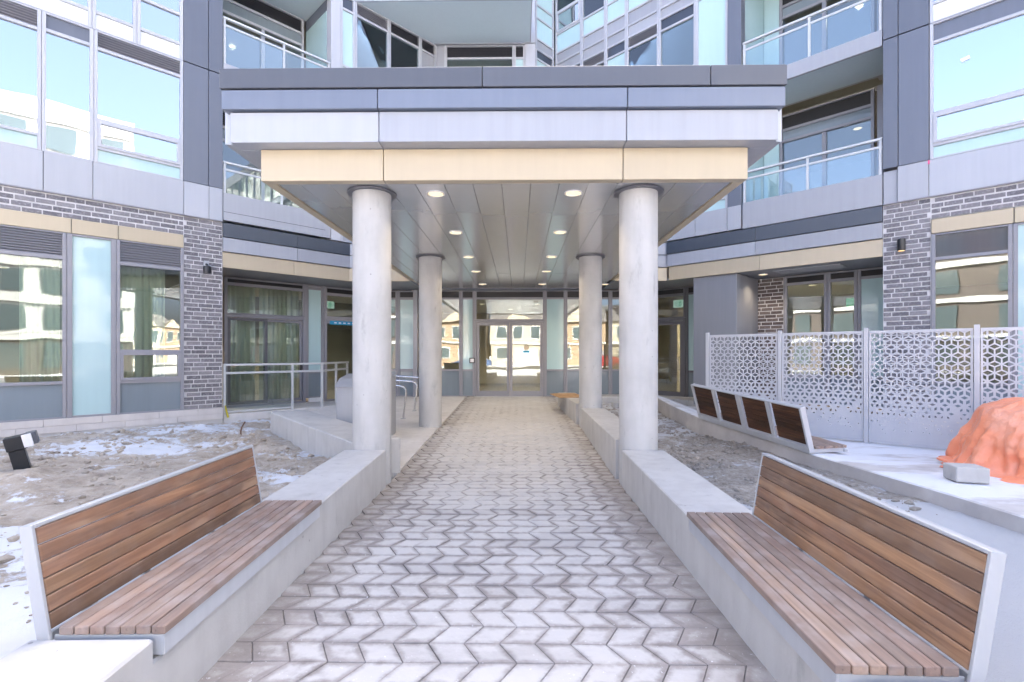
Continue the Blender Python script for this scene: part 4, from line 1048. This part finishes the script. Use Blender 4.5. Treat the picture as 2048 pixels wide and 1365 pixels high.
# ------------------------------------------------------------------ tarp, block, small things
def tarp():
    v, f = [], []; nr, na = 76, 230; cx, cy = 5.70, 5.12
    for i in range(nr + 1):
        u = i/nr
        for k in range(na):
            a = 2*math.pi*k/na
            ca, sa = math.cos(a), math.sin(a)
            sup = (abs(ca)**4.5 + abs(sa)**4.5)**(-1/4.5)
            # top cap, then shoulders, then hanging sides, then a skirt lying on the ground
            if u < .38: rr = .62*(u/.38)*1.0; z = .83 + .05*math.cos(u*4) - .10*(u/.38)**2.4
            elif u < .80:
                t_ = (u-.38)/.42; rr = .62 + .20*math.sin(t_*1.5) + .02*t_; z = .745 - .70*t_**1.25
            else:
                t_ = (u-.80)/.20; rr = .845 + (.12 + .20*max(0, math.cos(a - R(222)))**2)*t_; z = .045*(1-t_)**1.5 + .012
            fold = noise.noise(Vector((ca*1.9, sa*1.9, u*1.6)))*.08 - .03*max(0, .22 - abs(noise.noise(Vector((ca*3.1 + 2, sa*3.1, u*1.2)))))/.22 + .05*noise.noise(Vector((ca*6, sa*6, u*3))) - .02*max(0, .10 - abs(noise.noise(Vector((ca*7 + 5, sa*7, u*2.5)))))/.10 + .02*noise.noise(Vector((ca*14, sa*14, u*6)))
            ks = sstep(.30, .78, u)*(1 - .3*sstep(.85, 1, u))
            rr2 = rr*(.55 + .45*sup)*(1 + fold*ks*1.35 + .035*noise.noise(Vector((a*1.5, u*9, 3.0)))*ks)
            x = cx + rr2*ca*1.12; y = cy + rr2*sa*.95
            z += .045*noise.noise(Vector((x*2.3, y*2.3, 1.0)))*sstep(.95, .5, u) + .02*abs(noise.noise(Vector((x*9, y*9, 4))))*sstep(.78, .9, u)
            def rdg(f_, o_): return 1 - 2*abs(noise.noise(Vector((x*f_ + o_, y*f_, z*f_*.8 + o_))))
            k_ = 1 - sstep(.86, 1, u)
            dn = (.050*rdg(1.9, 3) + .026*rdg(4.3, 7) + .011*rdg(9.5, 1))*k_
            hz = sstep(.25, .5, u)
            x += ca*dn*hz; y += sa*dn*hz; z += dn*(1 - hz*.8) - .02
            v.append((x, y, .236 + max(z*.86, .008)))
    for i in range(nr):
        for k in range(na):
            k2 = (k+1) % na; f.append([i*na+k, i*na+k2, (i+1)*na+k2, (i+1)*na+k])
    me = bpy.data.meshes.new('tarp'); me.from_pydata(v, [], f); me.update()
    bm = bmesh.new(); bm.from_mesh(me); bmesh.ops.remove_doubles(bm, verts=bm.verts, dist=.0008); bmesh.ops.recalc_face_normals(bm, faces=bm.faces)
    for fc in bm.faces: fc.smooth = True
    bm.to_mesh(me); bm.free(); me.materials.append(M['tarp'])
    o = bpy.data.objects.new('tarp', me); COL.objects.link(o)
    s = o.modifiers.new('thick', 'SOLIDIFY'); s.thickness = .004
    return o
tag(tarp(), 'orange tarpaulin draped over a heap at the right edge', 'tarp')
o = MB().box(-.13, .13, -.11, .11, 0, .14).build('concrete_block', 'concrete', None, .008); o.location = (4.20, 4.75, .262); o.rotation_euler = (0, 0, R(-14))
tag(o, 'pale concrete block weighing down the hem of the orange tarp', 'block')

# landscape light on a stake, left bed
t = thing('junction_box', 'dark grey electrical box on a leaning stake in the mud', 'junction box', (-5.74, 5.72, .11), R(20)); t.rotation_euler = (R(4), R(-12), R(38))
box('stake', 'black_paint', t, -.07, .07, -.05, .05, -.1, .24, .006)
box('head', 'black_paint', t, -.08, .10, -.06, .07, .242, .40, .008)
box('cover_plate', 'white_plastic', t, .075, .16, -.068, -.05, .255, .405, .004)
box('hood', 'cap_metal', t, .101, .20, -.05, .07, .27, .41, .006)
o = MB().tube([(-4.74, 8.48, .0), (-4.745, 8.48, .12), (-4.72, 8.47, .2), (-4.66, 8.46, .29)], .012, 8).build('bent_rebar', 'rust', None, 0, True)
tag(o, 'thin rusty rod sticking out of the mud beside the diagonal wall', 'rod')
o = MB().lathe([(.105, 0), (.11, .16), (.10, .175)], 24, (2.37, 12.18, .1)).build('concrete_stub', 'concrete', None, 0, True)
tag(o, 'short round concrete stub in the gravel by the storefront plinth', 'stub')
o = MB().box(-.30, .30, -.5, .5, 0, .012).box(-.22, .28, -.2, .45, .0125, .024).build('cardboard', 'cardboard', None, .002); o.location = (1.10, 11.3, .502); o.rotation_euler = (0, 0, R(8))
tag(o, 'flattened brown cardboard lying on the short wall near the doors', 'cardboard')
# yellow hose end beside the brick pier
pz = [at_l(.10, -.02), at_l(.08, .05), at_l(.04, .10)]
o = MB().tube([(pz[0][0], pz[0][1], .12), (pz[1][0], pz[1][1], .28), (pz[2][0], pz[2][1], .5)], .02, 10).build('hose', 'yellow', None, 0, True)
tag(o, 'short yellow hose leaning in the corner by the left brick pier', 'hose')
# cylinder wall lights
def wall_light(fn, A, x, z, label, cond):
    p = fn(x, -.012); t = thing('wall_light', label, 'wall light', (p[0], p[1], z), A, 'cylinder wall lights on the brick piers')
    box('mount', 'black_paint', t, -.04, .04, -.05, 0, -.05, .06, .004)
    MB().lathe([(.058, -.10), (.06, -.095), (.06, .105), (.055, .11)], 28, (0, -.115, 0)).build('shade', 'black_paint', t, 0, True)
    MB().lathe([(.045, -.104), (.045, -.101)], 20, (0, -.115, 0)).build('lens', 'led_warm', t)
    return t
wall_light(at_r, AR, .285, 3.39, 'black cylinder wall light on the right brick pier', 0)
p = at_l(-.31, -.012); t = thing('security_camera', 'dark security camera on a bracket on the left brick pier', 'camera', (p[0], p[1], 3.16), AL)
box('bracket', 'galv', t, -.045, .045, -.06, 0, .03, .17, .006)
MB().lathe([(.01, -.1), (.07, -.09), (.075, .0), (.07, .05), (.02, .07)], 24, (0, -.11, 0)).build('housing', 'black_paint', t, 0, True)
MB().tube([(0, -.05, .10), (0, -.10, .08), (0, -.11, .04)], .025, 10).build('arm', 'black_paint', t, 0, True)
box('sensor', 'galv', t, .03, .075, -.11, -.05, .02, .08, .005)
# intercom by the doors
t = thing('intercom', 'small dark intercom plate with pale label left of the doors', 'intercom', (-1.315, 14.165, 1.26), 0)
box('plate', 'black_paint', t, -.075, .075, -.025, 0, -.075, .075, .004)
box('label_plate', 'white_plastic', t, -.05, .05, -.029, -.026, -.05, .05, .002)
# round gold disc above a blue strip on the right door leaf
t = thing('door_mark', 'small round gold sticker above a blue strip on the right door leaf', 'mark', (.22, 14.192, 1.62), 0)
o = MB().lathe([(.075, 0), (.075, .003)], 24).build('gold_disc', 'beige', t); o.rotation_euler = (R(90), 0, 0)
box('blue_strip', 'blue_tape', t, -.09, .09, -.004, -.001, -.14, -.08)
# blue protective tape across the door beside the left column
p = at_l(3.42, YG - .05); t = thing('blue_tape', 'strip of blue protective tape across the door head behind the left column', 'tape', (p[0], p[1], 2.28), AL)
box('strip', 'blue_tape', t, -.48, .5, -.004, 0, -.045, .055)
for k in range(6): box('print', 'white_plastic', t, -.36 + .13*k, -.29 + .13*k, -.006, -.0045, -.01, .02)
# exit signs inside the amenity room and beside the right door
def sign(p, rz, label, m1, m2, sz=.16):
    t = thing('exit_sign', label, 'sign', p, rz)
    box('sign_box', m1, t, -sz, sz, -.02, .02, -sz*.62, sz*.62, .004)
    # running figure pictogram on the pale half and an arrow
    g_ = MB(); k = sz/.16
    g_.box(.02*k, .05*k, -.026, -.021, .045*k, .075*k); g_.box(.005*k, .045*k, -.026, -.021, -.02*k, .04*k); g_.box(.045*k, .085*k, -.026, -.0212, .01*k, .025*k)
    g_.box(-.02*k, .01*k, -.026, -.0213, -.055*k, -.035*k); g_.box(.03*k, .05*k, -.026, -.0214, -.075*k, -.02*k)
    g_.box(-.11*k, -.045*k, -.026, -.0215, -.008*k, .012*k)
    g_.build('pictogram', m2, t)
p = at_r(-.85, 2.2); sign((p[0], p[1], 2.62), AR, 'green running man exit sign hanging inside the amenity room', 'green_sign', 'sign_white')
p = at_r(-4.85, 1.75); sign((p[0], p[1], 2.84), AR, 'pale exit sign above the door behind the right column', 'sign_white', 'green_sign', .17)
p = at_l(3.1, 1.7); sign((p[0], p[1], 2.80), AL, 'pale exit sign inside the door behind the left column', 'sign_white', 'green_sign', .16)
# curtains
def curtain(fn, A, x0, x1, y, z0, z1, label):
    n = 90; v = []; f = []; w_ = x1 - x0; o0 = random.uniform(0, 9)
    for j, z in enumerate((z0, (z0+z1)/2, z1)):
        for i in range(n + 1):
            x = x0 + w_*i/n
            v.append((x, y + .035*math.sin(x*52 + 1.5*math.sin(x*7 + o0) + .4*j) + .015*math.sin(x*21 + o0), z))
    for j in range(2):
        for i in range(n): f.append([j*(n+1)+i, j*(n+1)+i+1, (j+1)*(n+1)+i+1, (j+1)*(n+1)+i])
    me = bpy.data.meshes.new('curtain'); me.from_pydata(v, [], f); me.materials.append(M['curtain'])
    for p_ in me.polygons: p_.use_smooth = True
    o = bpy.data.objects.new('curtain', me); COL.objects.link(o)
    P0 = fn(0, 0); o.location = (P0[0], P0[1], 0); o.rotation_euler = (0, 0, A)
    s = o.modifiers.new('thick', 'SOLIDIFY'); s.thickness = .004
    return tag(o, label, 'curtain', 'pleated beige curtains')
curtain(at_l, AL, -1.66, -.95, .26, .4, 3.1, 'pleated beige curtain in the window left of the brick pier')
curtain(at_l, AL, -3.0, -2.5, .28, .4, 3.1, 'pleated beige curtain in the leftmost ground floor window')
curtain(at_l, AL, .50, 1.15, YG + .22, .22, 3.08, 'pleated beige curtain behind the dark sliding door leaf')
curtain(at_l, AL, 1.25, 2.22, YG + .20, .22, 3.08, 'pleated beige curtain behind the right sliding door leaf')

# ------------------------------------------------------------------ the street behind the camera, seen in the glass
def house(label, mm):
    t = thing('townhouse', label, 'house', (0, 0, -.25), 0, 'townhouses across the street')
    box('wall', mm, t, -4, 4, -8, 0, 0, 6.3)
    MB().prism([(-8.4, 6.25), (.5, 6.25), (-4, 9.0)], -4.1, 4.1, 'x').build('roof', 'roof', t)
    MB().prism([(6.25, -.02 - 2.2), (8.1, -.02), (6.25, 2.18)], .05, .5, 'y').build('gable', 'house_stone', t)
    for x in (-2.5, 0, 2.4):
        wn = box('window', 'house_white', t, x - .75, x + .75, 0, .06, 3.9, 5.6); box('pane', 'house_glass', wn, x - .65, x + .65, .061, .08, 4.0, 5.5)
    wn = box('window', 'house_white', t, -3.2, -1.2, 0, .06, 1.0, 2.6); box('pane', 'house_glass', wn, -3.1, -1.3, .061, .08, 1.1, 2.5)
    box('garage_door', 'house_white', t, 0, 2.6, 0, .05, .1, 2.4); box('door', 'frame_dark', t, 2.9, 3.7, 0, .05, .1, 2.3)
    box('cornice', 'house_white', t, -4, 4, 0, .3, 3.1, 3.35)
    return t
h0 = house('tan brick townhouse across the street reflected in the glass', 'house_brick')
h1 = house('pale stone townhouse across the street reflected in the glass', 'house_stone')
k = 0
for i in range(-9, 10):
    o = (h0 if i % 2 else h1)
    if i == -9: o2 = h0
    elif i == -8: o2 = h1
    else: o2 = copy_tree(o)
    o2.location = (i*8.6, -44 + (i % 3)*.8, -.25); o2['label'] = ('tan brick' if o2['label'].startswith('tan') else 'pale stone') + ' townhouse across the street reflected in the glass'
def car(label, m, loc, rz):
    t = thing('parked_car', label, 'car', loc, rz, 'cars parked along the street')
    MB().prism([(-2.1, .35), (2.1, .35), (2.15, .8), (1.2, .95), (.6, 1.45), (-1.2, 1.45), (-1.9, .95), (-2.15, .85)], -.85, .85, 'x').build('body', m, t, .05)
    for y in (-1.3, 1.3):
        for x in (-.82, .82):
            w_ = MB().lathe([(.33, -.1), (.33, .1)], 20).build('wheel', 'black_paint', t); w_.rotation_euler = (0, R(90), 0); w_.location = (x, y, .33)
car('dark blue car parked along the street behind the camera', 'car_blue', (-5, -25, -.2), R(90))
car('red car parked along the street behind the camera', 'car_red', (9, -25, -.2), R(90))
t = thing('street_lamp', 'black street lamp on the pavement reflected in the glass', 'street lamp', (8, -24, -.25))
MB().lathe([(.12, 0), (.07, .6), (.05, 6.5)], 12).build('pole', 'black_paint', t); box('arm', 'black_paint', t, 0, 1.3, -.04, .04, 6.4, 6.48); box('head', 'black_paint', t, .9, 1.5, -.12, .12, 6.3, 6.4)

def block(label, loc, rz, m, n=9, ht=10.2, hl=18):
    t = thing('apartment_block', label, 'building', loc, rz, 'apartment blocks facing the forecourt')
    box('wall', m, t, -hl, hl, 0, 10, 0, ht)
    box('base', 'brick_brown', t, -hl, hl, -.06, -.002, 0, 3.4)
    r = 0
    while .6 + r*3.2 + 2 < ht:
        for k in range(n):
            x = -hl + 2 + (2*hl - 4)*k/(n-1); z = .6 + r*3.2
            box('window', 'house_glass', t, x - 1.1, x + (1.1 if k % 2 else .4), -.12, -.07, z, z + 2.0)
        box('band', 'house_white', t, -hl, hl, -.25, -.13, z + 2.3, z + 2.75); r += 1
    return t
block('tall white apartment block behind the camera to the right, reflected in the left windows', (24.5, -27.5, -.25), R(-135), 'house_white', 7, 24, 12)
block('long dark brick apartment block behind the camera to the left, reflected in the right windows', (-25, -25, -.25), R(135), 'brick_brown', 9, 14)

p = at_r(1.125, -.006 + .012); t = thing('paper_label', 'small white paper label stuck askew on the big upper right window', 'label', (p[0], p[1], 6.42), AR)
o = box('paper', 'white_plastic', t, -.055, .055, -.008, -.004, -.03, .03); o.rotation_euler = (0, R(-14), 0)
p = at_r(.655, -.037); t = thing('pink_tape', 'tiny scrap of pink tape on the seam of the pale right panels', 'tape', (p[0], p[1], 4.80), AR)
box('scrap', M.setdefault('pink', mat('pink', (0.75, 0.10, 0.25), 0.6)), t, -.012, .012, -.004, -.001, -.04, .03)
